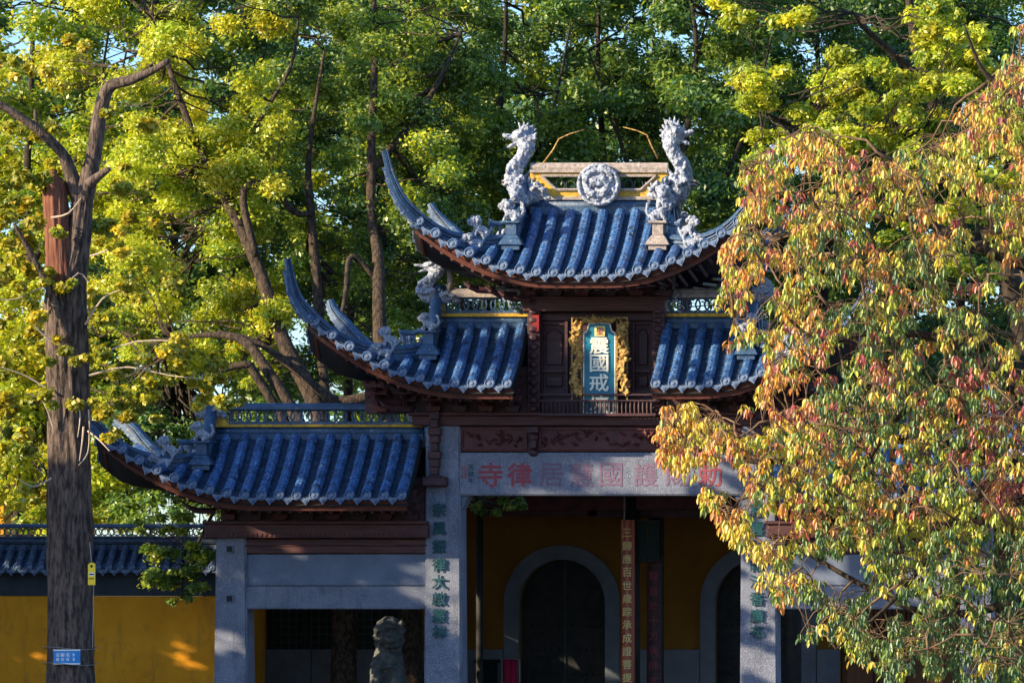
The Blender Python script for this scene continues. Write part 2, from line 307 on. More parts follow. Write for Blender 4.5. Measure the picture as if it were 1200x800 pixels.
class Roof:
    def __init__(s, xa, xb, Ly, zr, ze, endL, endR, G, eG, label, tipup, tipout, lift=.165, LR=2.5, spacing=.272):
        s.xa, s.xb, s.Ly, s.zr, s.ze, s.endL, s.endR, s.G, s.eG = xa, xb, Ly, zr, ze, endL, endR, G, eG
        s.k = eG / G; s.liftk = lift; s.LR = LR; s.sp = spacing; s.tipup = tipup; s.tipout = tipout
        s.part = link('roof', None, gate); s.part.empty_display_size = .2; s.part['label'] = label
        s.gl = xa + G if endL else xa; s.gr = xb - G if endR else xb
        s.run()
    def prof(s, e):
        t = max(0, min(1.05, e / s.Ly)); return s.ze + (s.zr - s.ze) * (.7 * t + .3 * t * t)
    def H(s, x, y):
        y = abs(y); e = s.Ly - y
        if s.endL and x < s.gl - 1e-4: e = min(e, s.k * (x - s.xa))
        if s.endR and x > s.gr + 1e-4: e = min(e, s.k * (s.xb - x))
        d = 0
        if s.endL: d = max(d, s.LR - (x - s.xa))
        if s.endR: d = max(d, s.LR - (s.xb - x))
        return s.prof(e) + s.liftk * d * d * max(min(1.1, y / s.Ly) ** 2, .6 * (d / s.LR) ** 4)
    def roll(s, path):
        # barrel tile row: overlapping tiles, each a little fatter at its lower end
        P = [Vector(p) for p in path]; L = [0]
        for a, b in zip(P, P[1:]): L.append(L[-1] + (b - a).length)
        tot = L[-1]; n = max(1, round(tot / .2)); pts, rad = [], []
        def at(d):
            for i in range(len(P) - 1):
                if d <= L[i + 1] or i == len(P) - 2:
                    return P[i].lerp(P[i + 1], min(1, (d - L[i]) / max(1e-6, L[i + 1] - L[i])))
        jx = random.uniform(-.012, .012)
        for i in range(n):
            a, b = tot * i / n, tot * (i + 1) / n
            r0 = .076 + random.uniform(-.002, .002)
            for d, r in ((a + .001, r0), (b - .002, r0 + .008)):
                q = at(d).copy(); q.x += jx; pts.append(q); rad.append(r)
        mb = MB(); mb.tube(pts, rad, 9, squash=1.0)
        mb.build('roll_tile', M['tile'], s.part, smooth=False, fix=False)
        for f in ():
            pass
    def run(s):
        part = s.part; Ly = s.Ly
        # deck (top lining + soffit)
        xs = sorted(set([round(s.xa + (s.xb - s.xa) * i / 34, 4) for i in range(35)] + ([round(s.gl - .002, 4), round(s.gl + .002, 4)] if s.endL else []) + ([round(s.gr - .002, 4), round(s.gr + .002, 4)] if s.endR else [])))
        ys = [-Ly + 2 * Ly * j / 20 for j in range(21)]
        mb = MB(); mb.grid(len(xs), len(ys), lambda i, j: (xs[i], ys[j], s.H(xs[i], ys[j]) - .01))
        mb.grid(len(xs), len(ys), lambda i, j: (xs[i], ys[j], s.H(xs[i], ys[j]) - .12))
        mb.build('roof_deck', M['deck'], part, smooth=False, fix=False)
        # rolls front / back
        n = int((s.xb - s.xa - .12) / s.sp); x0 = (s.xa + s.xb) / 2 - n * s.sp / 2
        if s.endL and not s.endR: x0 = s.xb - .10 - n * s.sp
        if s.endR and not s.endL: x0 = s.xa + .10
        xsr = [x0 + i * s.sp for i in range(n + 1)]
        def ystart(x):
            if s.endL and x < s.gl: return max(.12, Ly - s.k * (x - s.xa) + .03)
            if s.endR and x > s.gr: return max(.12, Ly - s.k * (s.xb - x) + .03)
            return .1
        pan = MB()
        for sg in (-1, 1):
            back = MB()
            for x in xsr:
                ya = ystart(x); m = max(3, int((Ly - ya) / .12) + 1)
                if Ly - ya < .06: ya = Ly - .06
                path = [(x, sg * (ya + (Ly - ya) * i / m), s.H(x, ya + (Ly - ya) * i / m) + .045) for i in range(m + 1)]
                if sg < 0:
                    s.roll(path)
                    ze = s.H(x, Ly) + .035
                    link('end_cap', CAP, part, loc=(x, -Ly - .012, ze), rot=(random.uniform(-.1, .1) - .25, random.uniform(-.2, .2), 0))
                else: back.tube(path, .07, 7)
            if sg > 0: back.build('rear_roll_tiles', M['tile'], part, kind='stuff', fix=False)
            for xm in [x + s.sp / 2 for x in xsr[:-1]] + [xsr[0] - s.sp / 2, xsr[-1] + s.sp / 2]:
                if xm < s.xa or xm > s.xb: continue
                ya = max(.08, min(ystart(xm - .0), Ly - .05)); w = s.sp / 2 - .03
                L = Ly - ya; m = max(1, int(L / .055))
                for j in range(m):
                    yu, yl = ya + L * j / m, ya + L * (j + 1) / m
                    zu, zl = s.H(xm, yu), s.H(xm, yl); jt = random.uniform(-.004, .004)
                    vs = []
                    for (yy, zz, up) in ((yu, zu, .0), (yl, zl, .024 + jt), (yl, zl, -.0)):
                        for q, c in ((-1, .03), (-.4, .004), (.4, .004), (1, .03)):
                            sl = (s.H(xm + .05, yy) - s.H(xm - .05, yy)) / .1
                            vs.append((xm + q * w, sg * (yy + (.0 if up else 0)), zz + c + up + sl * q * w))
                    pan.add(vs, [(0, 1, 5, 4), (1, 2, 6, 5), (2, 3, 7, 6), (4, 5, 9, 8), (5, 6, 10, 9), (6, 7, 11, 10)])
                if sg < 0:
                    sl = (s.H(xm + .05, Ly) - s.H(xm - .05, Ly)) / .1
                    link('drip_tile', DRIP, part, loc=(xm, -Ly - .01, s.H(xm, Ly) + .01 + random.uniform(-.008, .008)), rot=(random.uniform(-.12, .12) - .18, -math.atan(sl) * .8 + random.uniform(-.08, .08), 0))
        # side slopes
        for sgx, on, xc, xg in ((-1, s.endL, s.xa, s.gl), (1, s.endR, s.xb, s.gr)):
            if not on: continue
            m = int(2 * Ly / s.sp); y0 = -m * s.sp / 2
            for i in range(m + 1):
                y = y0 + i * s.sp; e = Ly - abs(y)
                xs_ = s.G if e > s.eG else e / s.k - .03
                if xs_ < .1: xs_ = .1
                path = [(xc - sgx * (xs_ * (1 - t / 8)), y, s.H(xc - sgx * (xs_ * (1 - t / 8)), y) + .035) for t in range(9)]
                s.roll(path)
                link('end_cap', CAP, part, loc=(xc + sgx * .012, y, s.H(xc, y) + .035), rot=(-.2, 0, sgx * R(90)))
                if i < m: link('drip_tile', DRIP, part, loc=(xc + sgx * .01, y + s.sp / 2, s.H(xc, y + s.sp / 2) + .01), rot=(-.15, 0, sgx * R(90)))
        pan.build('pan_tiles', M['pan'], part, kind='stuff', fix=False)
        # eave boards
        def strip(pts, inward):
            mb = MB(); P = [Vector(p) for p in pts]
            vs = []
            for p in P:
                hgt = .17
                vs += [p + Vector((0, 0, -.03)), p + Vector((0, 0, -.03 - hgt)) + inward * .02, p + inward * .06 + Vector((0, 0, -.03 - hgt)), p + inward * .05 + Vector((0, 0, -.03))]
            mb.add(vs, [(i * 4 + a, i * 4 + b, i * 4 + 4 + b, i * 4 + 4 + a) for i in range(len(P) - 1) for a, b in ((0, 1), (1, 2), (2, 3), (3, 0))] + [(0, 1, 2, 3), tuple(len(P) * 4 - 4 + q for q in (3, 2, 1, 0))])
            return mb
        for sg in (-1, 1):
            strip([(x, sg * (Ly - .05), s.H(x, Ly)) for x in [s.xa + .03 + (s.xb - s.xa - .06) * i / 40 for i in range(41)]], Vector((0, -sg, 0))).build('eave_board', M['fascia'], part)
        for sgx, on, xc in ((-1, s.endL, s.xa), (1, s.endR, s.xb)):
            if on: strip([(xc - sgx * .07, y, s.H(xc, y)) for y in [-Ly + .1 + (2 * Ly - .2) * i / 24 for i in range(25)]], Vector((-sgx, 0, 0))).build('eave_board', M['fascia'], part)
        # soffit rafters closing the underside down to the frieze
        mb = MB(); f = .45
        for sg in (-1, 1):
            for i in range(int((s.xb - s.xa) / .16)):
                x = s.xa + .1 + i * .16
                xo = x
                za = s.H(xo, Ly) - .23
                mb.tube([(x, sg * (Ly - .2), za + .02), (x * .97 + (s.xa + s.xb) / 2 * .03, sg * .3, max(s.ze - .1, za - .1) + .05)], .03, 5)
        mb.build('rafters', M['wood_dark'], part, kind='stuff', fix=False)
        # hip ridges
        for sgx, on, xc, xg in ((-1, s.endL, s.xa, s.gl), (1, s.endR, s.xb, s.gr)):
            if not on: continue
            for sg in (-1, 1):
                pts = []
                for i in range(15):
                    t = i / 14; x = xg + (xc - xg) * t; y = (Ly - s.eG) + s.eG * t
                    pts.append(Vector((x, sg * y, s.H(x - sgx * .02, y) + .1)))
                c = pts[-1]; o = Vector((sgx * s.tipout, sg * .12, 0))
                t0 = (pts[-1] - pts[-3]).normalized() * .34
                A = c; B = c + t0; tu = s.tipup * (1 if sg < 0 else .5); C = c + o + Vector((0, 0, tu * .62)); D = c + o * 1.25 + Vector((0, 0, tu))
                for i in range(1, 13):
                    t = i / 12; p = A * (1 - t) ** 3 + B * 3 * t * (1 - t) ** 2 + C * 3 * t * t * (1 - t) + D * t ** 3
                    pts.append(p)
                m = len(pts); sc1 = [(1, 1) if i < 7 else (1 - .5 * (i - 7) / (m - 7), 1 - .68 * (i - 7) / (m - 7)) for i in range(m)]
                hr = MB()
                hr.sweep(pts, [(-.085, -.12), (.085, -.12), (.085, -.02), (-.085, -.02)], sc1)
                hr.sweep(pts, [(-.055, -.025), (.055, -.025), (.055, .06), (-.055, .06)], sc1)
                hr.sweep(pts, [(-.095, .055), (.095, .055), (.1, .085), (.06, .13), (-.06, .13), (-.1, .085)], sc1)
                hr.sweep(pts, [(-.1, .0), (.1, .0), (.1, .02), (-.1, .02)], sc1)
                hr.build('hip_ridge', M['ridge'], part)
                # stepped tile ends under the curled tip
                for i, j in enumerate((14, 16, 18, 20, 22)):
                    p = pts[j]; mb = MB(); d = (pts[min(j + 1, m - 1)] - p).normalized(); k = 1 - i * .13
                    sd = d.cross(Vector((0, 0, 1))).normalized(); up = sd.cross(d)
                    q = p - up * (.13 * sc1[j][1])
                    mb.sweep([q - d * .12, q + d * .05, q + d * .12 - up * .012], [(-.065 * k, -.028), (.065 * k, -.028), (.065 * k, .028), (-.065 * k, .028)])
                    mb.build('tip_tile', M['tile_end'], part)
        # gables
        for sgx, on, xg in ((-1, s.endL, s.gl), (1, s.endR, s.gr)):
            if not on: continue
            ye = Ly - s.eG
            mb = MB(); v = [(-ye, s.prof(s.eG) - .1), (ye, s.prof(s.eG) - .1), (0, s.zr + .1)]
            xx = xg + sgx * .02
            mb.add([(xx, a, b) for a, b in v] + [(xx - sgx * .06, a, b) for a, b in v], [(0, 1, 2), (3, 5, 4), (0, 3, 4, 1), (1, 4, 5, 2), (2, 5, 3, 0)])
            mb.build('gable', M['ridge'], part)
    def hang_ridges(s, top, ped=True):
        """ridges falling forward and back from each end of the main ridge, with pedestal"""
        part = s.part; Ly = s.Ly
        for sgx, on, xg in ((-1, s.endL, s.gl), (1, s.endR, s.gr)):
            if not on: continue
            for sg in (-1, 1):
                ye = Ly - s.eG
                P = [Vector((xg + sgx * .02, sg * (.06 + (ye + .02) * t / 8), s.H(xg - sgx * .05, (ye + .02) * t / 8) + .14 + (top - s.zr - .10) * (1 - t / 8) ** 1.3)) for t in range(9)]
                mb = MB(); mb.tube(P, .1, 10); mb.build('falling_ridge', M['ridge'], part, smooth=True)
                mb = MB(); mb.sweep([p - Vector((0, 0, .12)) for p in P], [(-.06, -.12), (.06, -.12), (.06, .05), (-.06, .05)]); mb.build('ridge_wall', M['ridge'], part)
                # pedestal at its foot
                b = Vector((xg + sgx * .02, sg * (ye + .22), s.H(xg - sgx * .05, ye + .22)))
                mb = MB()
                mb.box(b.x - .14, b.x + .14, b.y - .13, b.y + .13, b.z + .04, b.z + .12)
                mb.frustum(b.x - .19, b.x + .19, b.y - .17, b.y + .17, b.z + .12, b.z + .22, .05, .05)
                mb.frustum(b.x - .14, b.x + .14, b.y - .12, b.y + .12, b.z + .22, b.z + .28, .05, .04)
                mb.box(b.x - .085, b.x + .085, b.y - .08, b.y + .08, b.z + .28, b.z + .46)
                mb.box(b.x - .14, b.x + .14, b.y - .12, b.y + .12, b.z + .46, b.z + .5)
                mb.build('pedestal', M['ridge_worn'] if (sgx > 0 and s.endL and s.endR) else M['ridge'], part, bevel=.008)
                yield sgx, sg, b + Vector((0, 0, .5)), xg

low_z = (fz(508), fz(583, -1.35)); mid_z = (fz(379), fz(452, -1.5)); top_z = (fz(246), fz(322, -1.8))
roof_ll = Roof(-7.66, -2.80, 1.35, low_z[0], low_z[1], True, False, 1.55, .78, 'lowest roof over the left side bay, grey barrel tiles tinted skylight blue, left corner curling up', .5, .3)
roof_lr = Roof(2.80, 7.66, 1.35, low_z[0], low_z[1], False, True, 1.55, .78, 'lowest roof over the right side bay, mostly hidden by the autumn tree', .5, .3)
roof_ml = Roof(-4.34, -1.13, 1.5, mid_z[0], mid_z[1], True, False, 1.8, .85, 'middle roof left of the plaque, grey barrel tiles tinted skylight blue, left corner curling up', 0.82, .22, lift=.17)
roof_mr = Roof(.98, 4.2, 1.5, mid_z[0], mid_z[1], False, True, 1.8, .85, 'middle roof right of the plaque, grey barrel tiles tinted skylight blue, end hidden by leaves', 0.82, .22, lift=.17)
roof_t = Roof(-2.65, 2.5, 1.8, top_z[0], top_z[1], True, True, 1.45, .9, 'topmost roof with dragons on its ridge and both front corners curling up', .95, .32, lift=.19, LR=2.15, spacing=.26)

# ---- beasts
def beast(scale, flip, seed=0):
    """ridge-end dragon: body rising in an S from the ridge, head turned outward, mane spikes"""
    rd = random.Random(seed); mb = MB()
    body = [(-.42, -.02), (-.32, .10), (-.2, .08), (-.02, .04), (.12, .14), (.22, .32), (.2, .5), (.07, .64), (-.01, .79), (.05, .93)]
    # x measured outward-positive; tail claws over ridge to the inside
    rad = [.06, .09, .13, .18, .2, .18, .14, .12, .15, .13]
    pts = [(x, 0, z) for x, z in body]
    mb.tube(pts, rad, 10)
    mb.ball((.1, 0, .98), (.17, .13, .11)); mb.ball((.29, 0, .97), (.14, .08, .045), ((0, 1, 0), -.25)); mb.ball((.24, 0, .84), (.11, .06, .03), ((0, 1, 0), .3))
    mb.ball((.32, 0, .98), (.04, .06, .04)); mb.ball((.1, -.11, 1.0), .05); mb.ball((.1, .11, 1.0), .05)
    for i in range(16):
        t = i / 15; k = 1 + t * 7.6; a = int(k); f = k - a; p = Vector(pts[a]).lerp(Vector(pts[min(a + 1, 9)]), f)
        ang = rd.uniform(-.5, .5); r = rad[a]
        d = Vector((-.8, rd.uniform(-.7, .7), .6)).normalized()
        mb.tube([p + d * r * .6, p + d * (r + .05), p + d * (r + .1) + Vector((0, 0, .07))], [.05, .035, .008], 5)
    for i in range(9):
        a = R(60 + 22 * i); q = Vector((.02, rd.uniform(-.08, .08), .95)); d = Vector((math.cos(a), rd.uniform(-.3, .3), math.sin(a)))
        mb.tube([q, q + d * .15, q + d * .24 + Vector((0, 0, .04))], [.06, .04, .012], 5)
    for y in (-1, 1):
        mb.tube([(.02, y * .12, .32), (.16, y * .22, .2), (.3, y * .2, .26), (.36, y * .18, .18)], [.08, .06, .05, .02], 6)
        mb.tube([(-.1, y * .1, .12), (-.22, y * .2, .22), (-.34, y * .18, .12), (-.4, y * .18, .16)], [.07, .055, .05, .02], 6)
        mb.tube([(.1, y * .08, 1.0), (.02, y * .13, 1.12), (-.08, y * .12, 1.16)], [.035, .025, .012], 5)
    for i in range(26):
        k = rd.uniform(.2, 8); a = int(k); p = Vector(pts[a]).lerp(Vector(pts[a + 1]), k - a); an = rd.uniform(0, 6.28)
        mb.ball(p + Vector((rd.uniform(-.5, .5) * rad[a], -rad[a] * .85, rd.uniform(-.5, .5) * rad[a])), rd.uniform(.03, .055), nu=6, nv=5)
    mb.v = [(x * scale * flip, y * scale, z * scale) for x, y, z in mb.v]
    if flip < 0: mb.f = [tuple(reversed(f)) for f in mb.f]
    return mb
def small_beast(scale, seed=0):
    """crouching lion-dog / gargoyle"""
    rd = random.Random(seed); mb = MB()
    mb.tube([(-.2, 0, .06), (-.08, 0, .12), (.06, 0, .16), (.14, 0, .26)], [.1, .12, .11, .09], 8)
    mb.ball((.18, 0, .33), (.12, .1, .1)); mb.ball((.29, 0, .31), (.08, .07, .05)); mb.ball((.27, 0, .25), (.06, .05, .03))
    for y in (-1, 1):
        mb.tube([(.08, y * .07, .16), (.16, y * .1, .08), (.2, y * .1, 0)], [.05, .04, .045], 6)
        mb.tube([(-.14, y * .08, .1), (-.08, y * .12, .02), (-.02, y * .12, 0)], [.07, .05, .04], 6)
        mb.ball((.13, y * .1, .4), .035)
    mb.tube([(-.22, 0, .1), (-.32, 0, .2), (-.28, 0, .34), (-.2, 0, .4)], [.05, .05, .045, .015], 6)
    for i in range(14):
        d = Vector((rd.uniform(-1, .3), rd.uniform(-1, 1), rd.uniform(-.3, 1))).normalized(); mb.ball(Vector((.1, 0, .3)) + d * .11, rd.uniform(.03, .05), nu=6, nv=5)
    mb.v = [(x * scale, y * scale, z * scale) for x, y, z in mb.v]; return mb
def place_sculpt(me, name, parent, loc, rot=(0, 0, 0), scale=None):
    o = link(name, me, parent, loc=loc, rot=rot)
    if scale: o.scale = scale
    return o
DRAG_R = sculpt(beast(1.0, 1, 3), .017, M['stucco'], 'ridge_dragon', .016, 26)
DRAG_L = sculpt(beast(1.0, -1, 5), .017, M['stucco'], 'ridge_dragon', .016, 26)
SB = [sculpt(small_beast(1.0, i), .018, M['stucco'], 'roof_beast', .016, 20) for i in range(3)]

# ---- main ridges
def lattice_ridge(roof, xa, xb, zb, h_tube, h_yel, h_lat, h_cap, warm=False):
    part = roof.part; z = zb
    P = [Vector((xa + (xb - xa) * i / 12, 0, z + h_tube * .5)) for i in range(13)]
    mb = MB(); mb.tube(P, h_tube * .62, 12); mb.build('ridge_roll', M['ridge'], part, smooth=True)
    mb = MB(); mb.box(xa, xb, -.09, .09, z - .2, z + .02); mb.build('ridge_foot', M['ridge'], part)
    z += h_tube
    mb = MB(); mb.box(xa, xb, -.11, .11, z, z + h_yel); mb.build('yellow_band', M['yellow_trim'], part, bevel=.006)
    mb = MB(); mb.box(xa, xb, -.085, .085, z + h_yel, z + h_yel + .03); mb.build('ridge_moulding', M['ridge'], part, bevel=.004)
    z += h_yel + .03
    mb = MB(); mb.box(xa, xb, -.13, .13, z + h_lat, z + h_lat + h_cap * .45); mb.tube([(xa, 0, z + h_lat + h_cap * .5), (xb, 0, z + h_lat + h_cap * .5)], h_cap * .75, 10)
    mb.build('ridge_cap', M['ridge_worn'] if warm else M['ridge'], part, bevel=.005)
    r = h_lat / 2; n = int((xb - xa - .1) / (r * 1.45))
    for i in range(n):
        o = link('lattice_ring', RING, part, loc=(xa + .1 + r + i * (xb - xa - .2 - 2 * r) / max(1, n - 1), -.05, z + r)); k = r / .085; o.scale = (k, 1, k)
    for x in (xa, xb - .04):
        mb = MB(); mb.box(x, x + .04, -.08, .08, z, z + h_lat); mb.build('ridge_post', M['ridge'], part)
    return z + h_lat + h_cap
for roof, sg in ((roof_ll, -1), (roof_lr, 1)):
    xa, xb = (roof.gl, -2.8) if sg < 0 else (2.8, roof.gr)
    top = lattice_ridge(roof, xa, xb, roof.zr - .03, .13, .045, .2, .09)
    xe = xa if sg < 0 else xb
    mb = MB(); zz = roof.zr + .1
    mb.prism([(xe, zz), (xe - sg * .3, zz), (xe, zz + .3)][::(1 if sg < 0 else -1)], -.12, .12); mb.build('yellow_wedge', M['yellow_trim'], roof.part)
    place_sculpt(DRAG_L if sg < 0 else DRAG_R, 'ridge_dragon', roof.part, (xe + sg * .08, -.12, roof.zr + .26), scale=(.7, .7, .56))
    # scroll boss at the pillar end
    xi = -2.93 if sg < 0 else 2.93
    mb = MB(); mb.ball((xi, -.12, roof.zr + .3), (.13, .05, .13)); [mb.tube([(xi + .09 * math.cos(a) , -.17, roof.zr + .3 + .09 * math.sin(a)), (xi + .05 * math.cos(a + 1), -.18, roof.zr + .3 + .05 * math.sin(a + 1)), (xi, -.17, roof.zr + .3)], .02, 5) for a in [k * 1.256 for k in range(5)]]
    mb.build('scroll_boss', M['stucco'], roof.part, smooth=True)
    for i, (sgx, s2, b, xg) in enumerate(roof.hang_ridges(top)):
        place_sculpt(SB[0], 'roof_beast', roof.part, b - Vector((0, s2 * -.0, .0)), rot=(0, 0, math.pi if sgx < 0 else 0), scale=(.55, .6, .7))
for roof, sg in ((roof_ml, -1), (roof_mr, 1)):
    xa, xb = (roof.gl, -1.13) if sg < 0 else (.98, roof.gr)
    top = lattice_ridge(roof, xa, xb, roof.zr - .03, .13, .055, .22, .12, warm=True)
    xe = xa if sg < 0 else xb
    mb = MB(); mb.box(xe - .06, xe + .06, -.14, .14, roof.zr + .1, roof.zr + .46); mb.build('yellow_post', M['yellow_trim'], roof.part)
    place_sculpt(DRAG_L if sg < 0 else DRAG_R, 'ridge_dragon', roof.part, (xe + sg * .04, -.12, roof.zr + .34), scale=(.85, .8, .58))
    # whip-like horn
    mb = MB(); x0 = xe - sg * .02; z0 = roof.zr + .5
    mb.tube([(x0 - sg * .12, -.05, z0), (x0 - sg * .15, -.05, z0 + .2), (x0 - sg * .1, -.05, z0 + .4), (x0 + sg * .1, -.05, z0 + .54), (x0 + sg * .3, -.05, z0 + .64)], [.05, .045, .038, .028, .012], 7)
    mb.build('dragon_horn', M['ridge_worn'], roof.part, smooth=True)
    xi = -1.38 if sg < 0 else 1.2
    mb = MB()
    for q in ((-.09, .09), (.0, 0), (.09, -.08), (.05, .1)):
        mb.tube([(xi + q[0] + .05 * math.cos(a), -.14, roof.zr + .3 + q[1] + .05 * math.sin(a)) for a in [k * .7 for k in range(8)]], .017, 5)
    mb.build('scroll_boss', M['stucco'], roof.part, smooth=True)
    for i, (sgx, s2, b, xg) in enumerate(roof.hang_ridges(top)):
        place_sculpt(SB[1], 'roof_beast', roof.part, b, rot=(0, 0, math.pi if sgx < 0 else 0), scale=(.5, .6, .65))

# top ridge
part = roof_t.part; xa, xb = fx(622), fx(783); zb = fz(248); zt = fz(190)
mb = MB(); mb.tube([(xa - .05, 0, fz(241)), (xb + .05, 0, fz(241))], .095, 12); mb.build('ridge_roll', M['ridge'], part, smooth=True)
mb = MB(); mb.box(xa, xb, -.09, .09, roof_t.zr - .25, fz(243)); mb.build('ridge_foot', M['ridge'], part)
mb = MB(); mb.box(xa, xb, -.1, .1, fz(235), fz(231)); mb.build('ridge_moulding', M['ridge_worn'], part, bevel=.005)
mb = MB(); mb.tube([(xa, 0, fz(197)), (xb, 0, fz(197))], .085, 12); mb.box(xa, xb, -.12, .12, fz(203), fz(200)); mb.build('ridge_cap', M['ridge_worn'], part, smooth=False)
zy0, zy1 = fz(231), fz(203)
# yellow panel with two trapezoid openings
cL, cR = -.06 - .02, .0
def ypanel(x_out, x_in, sg):
    # polygon pieces around an opening: outer block, under strip, over strip
    xo0 = x_out; win_top = x_out - sg * .12 * -1
    mb = MB()
    a = x_out; b = x_out + (-sg) * .18; c = x_out + (-sg) * .42
    pts = [(a, zy0), (c, zy0), (c, zy0 + .11), (b, zy1 - .05), (b, zy1), (a, zy1)]
    if sg > 0: pts = pts[::-1]
    mb.prism(pts, -.07, .07)
    lo = sorted((c, x_in)); mb.box(lo[0], lo[1], -.068, .068, zy0, zy0 + .108)
    hi = sorted((b, x_in)); mb.box(hi[0], hi[1], -.068, .068, zy1 - .048, zy1)
    mb.build('yellow_panel', M['yellow_trim'], part)
    fr = MB(); w = .022
    P = [(b, zy1 - .05), (c, zy0 + .11), (x_in, zy0 + .11), (x_in, zy1 - .05), (b, zy1 - .05)]
    for (x1, z1), (x2, z2) in zip(P, P[1:]): fr.tube([(x1, -.09, z1), (x2, -.09, z2)], w, 6)
    pass
    fr.build('opening_frame', M['ridge_worn'], part)
    gr = MB()
    for i in range(4):
        x = c + (x_in - c) * (i + .3) / 4; gr.tube([(x + .07 * math.cos(t), 0, (zy0 + zy1) / 2 + .09 * math.sin(t)) for t in [k * .63 for k in range(11)]], .009, 5)
    gr.build('grille', M['lattice_wood'], part)
ypanel(xa, fx(700) , -1); ypanel(xb, fx(704), 1)
# medallion with a coiled dragon
md = MB(); mc = Vector((fx(701.5, -.2), -.2, fz(216.5, -.2)))
md.tube([(0, .06, 0), (0, -.02, 0)], .34, 28)
md.tube([(.31 * math.cos(a), -.04, .31 * math.sin(a)) for a in [i * 2 * math.pi / 24 for i in range(25)]], .03, 6)
P = []; rr = []
for i in range(40):
    t = i / 39; a = t * 9.4 + .6; r = .255 * (1 - t * .82); P.append((r * math.cos(a), -.05 - .02 * math.sin(i), r * math.sin(a))); rr.append(.03 + .028 * math.sin(t * 3.1) + .01 * (i % 2))
md.tube(P, rr, 7); md.ball((-.05, -.09, .05), (.09, .06, .07)); md.ball((.02, -.1, .0), (.05, .05, .04))
rd = random.Random(4)
for i in range(46):
    a, r = rd.uniform(0, 6.28), .3 * math.sqrt(rd.random()); p = Vector((r * math.cos(a), -.03, r * math.sin(a))); d = Vector((rd.uniform(-1, 1), -.5, rd.uniform(-1, 1))).normalized()
    md.tube([p, p + d * .05, p + d * .09], [.022, .018, .006], 5)
place_sculpt(sculpt(md, .012, M['stucco'], 'dragon_medallion', .01, 25), 'dragon_medallion', part, mc)
# big dragons
place_sculpt(DRAG_L, 'ridge_dragon', part, (fx(617), -.02, fz(234)), scale=(.9, 1.1, 1.02))
place_sculpt(DRAG_R, 'ridge_dragon', part, (fx(787), -.02, fz(234)), scale=(.9, 1.1, 1.08))
for sg, px in ((-1, 600), (1, 806)):
    mb = MB()
    for z in (0, -.05): mb.box(fx(px) - .14, fx(px) + .14, -.16, .16, fz(213) + z - .012, fz(213) + z + .012)
    mb.build('finial_slab', M['ridge_worn'], part)
for sgx, s2, b, xg in roof_t.hang_ridges(fz(215)):
    place_sculpt(SB[2], 'roof_beast', part, b + Vector((0, 0, -.02)), rot=(0, 0, math.pi if sgx < 0 else 0), scale=(.6, .7, .85))
    # head of the falling ridge: dragon mask
    place_sculpt(SB[1], 'roof_beast', part, Vector((xg + sgx * .03, s2 * .42, fz(243))), rot=(0, .5, s2 * math.pi / 2), scale=(1.1, .9, .9))
# beasts and rails on the hip ridges
for roof in (roof_ll, roof_lr, roof_ml, roof_mr, roof_t):
    for sgx, on, xc, xg in ((-1, roof.endL, roof.xa, roof.gl), (1, roof.endR, roof.xb, roof.gr)):
        if not on: continue
        for s2 in (-1, 1):
            t = .34; x = xg + (xc - xg) * t; y = (roof.Ly - roof.eG) + roof.eG * t; z = roof.H(x, y) + .2
            sc_ = .62 if roof is roof_t else .58
            place_sculpt(SB[0], 'roof_beast', roof.part, (x, s2 * y, z), rot=(0, 0, math.atan2(s2 * roof.eG, (xc - xg))), scale=(sc_, sc_, sc_ * 1.25))
            t = .38; x = xg + (xc - xg) * t; y = (roof.Ly - roof.eG) + roof.eG * t
            place_sculpt(SB[2], 'roof_beast', roof.part, (x, s2 * (y + .1), roof.H(x, y) + .02), rot=(0, .3, math.atan2(s2 * roof.eG, (xc - xg))), scale=(.6, .6, .6))
            ye = roof.Ly - roof.eG; A = Vector((xg + sgx * .05, s2 * (ye + .1), roof.H(xg - sgx * .05, ye) + .42)); t = .26
            B = Vector((xg + (xc - xg) * t, s2 * (ye + roof.eG * t), roof.H(xg + (xc - xg) * t, ye + roof.eG * t) + .42))
            mb = MB(); mb.tube([A, (A + B) / 2 - Vector((0, 0, .05)), B], .045, 8)
            for q in (.15, .5, .85):
                p = A.lerp(B, q); mb.box(p.x - .02, p.x + .02, p.y - .02, p.y + .02, p.z - .3, p.z)
            mb.build('hip_rail', M['ridge'], roof.part)

# iron whiskers arching above the top ridge
for sg, P in ((-1, [(636, 192), (648, 176), (655, 163), (668, 157), (685, 152)]), (1, [(771, 186), (763, 170), (758, 158), (746, 153), (730, 149)])):
    mb = MB(); mb.tube([W(x, y, .0) for x, y in P], [.016, .015, .014, .012, .008], 6); mb.build('dragon_whisker', M['gold'], part, smooth=True)

# ---- stone frame
def stone_box(x0, x1, y0, y1, z0, z1, name='stone_beam', m='granite', bevel=.018, label=None):
    mb = MB(); mb.box(x0, x1, y0, y1, z0, z1); return mb.build(name, M[m], gate, bevel=bevel, seg=2, label=label)
def pillar(x0, x1, ztop, label, taper=.03):
    mb = MB(); mb.frustum(x0 - taper, x1 + taper, -.29, .29, 0.35, ztop, taper, .02)
    o = mb.build('stone_pillar', M['granite'], gate, bevel=.025, seg=2, label=label)
    mb = MB(); mb.frustum(x0 - .2, x1 + .2, -.5, .5, 0, .36, .06, .06); mb.build('pillar_base', M['granite_plain'], gate, bevel=.02)
    return o
Yp = -.27
xl0, xl1 = fx(499, Yp), fx(539, Yp); xr0, xr1 = fx(869, Yp), fx(909, Yp)
pl = pillar(xl0, xl1, fz(499), 'inner left granite pillar with green inscription')
pr = pillar(xr0, xr1, fz(499), 'inner right granite pillar with green inscription')
xo0, xo1 = fx(253, Yp), fx(288, Yp)
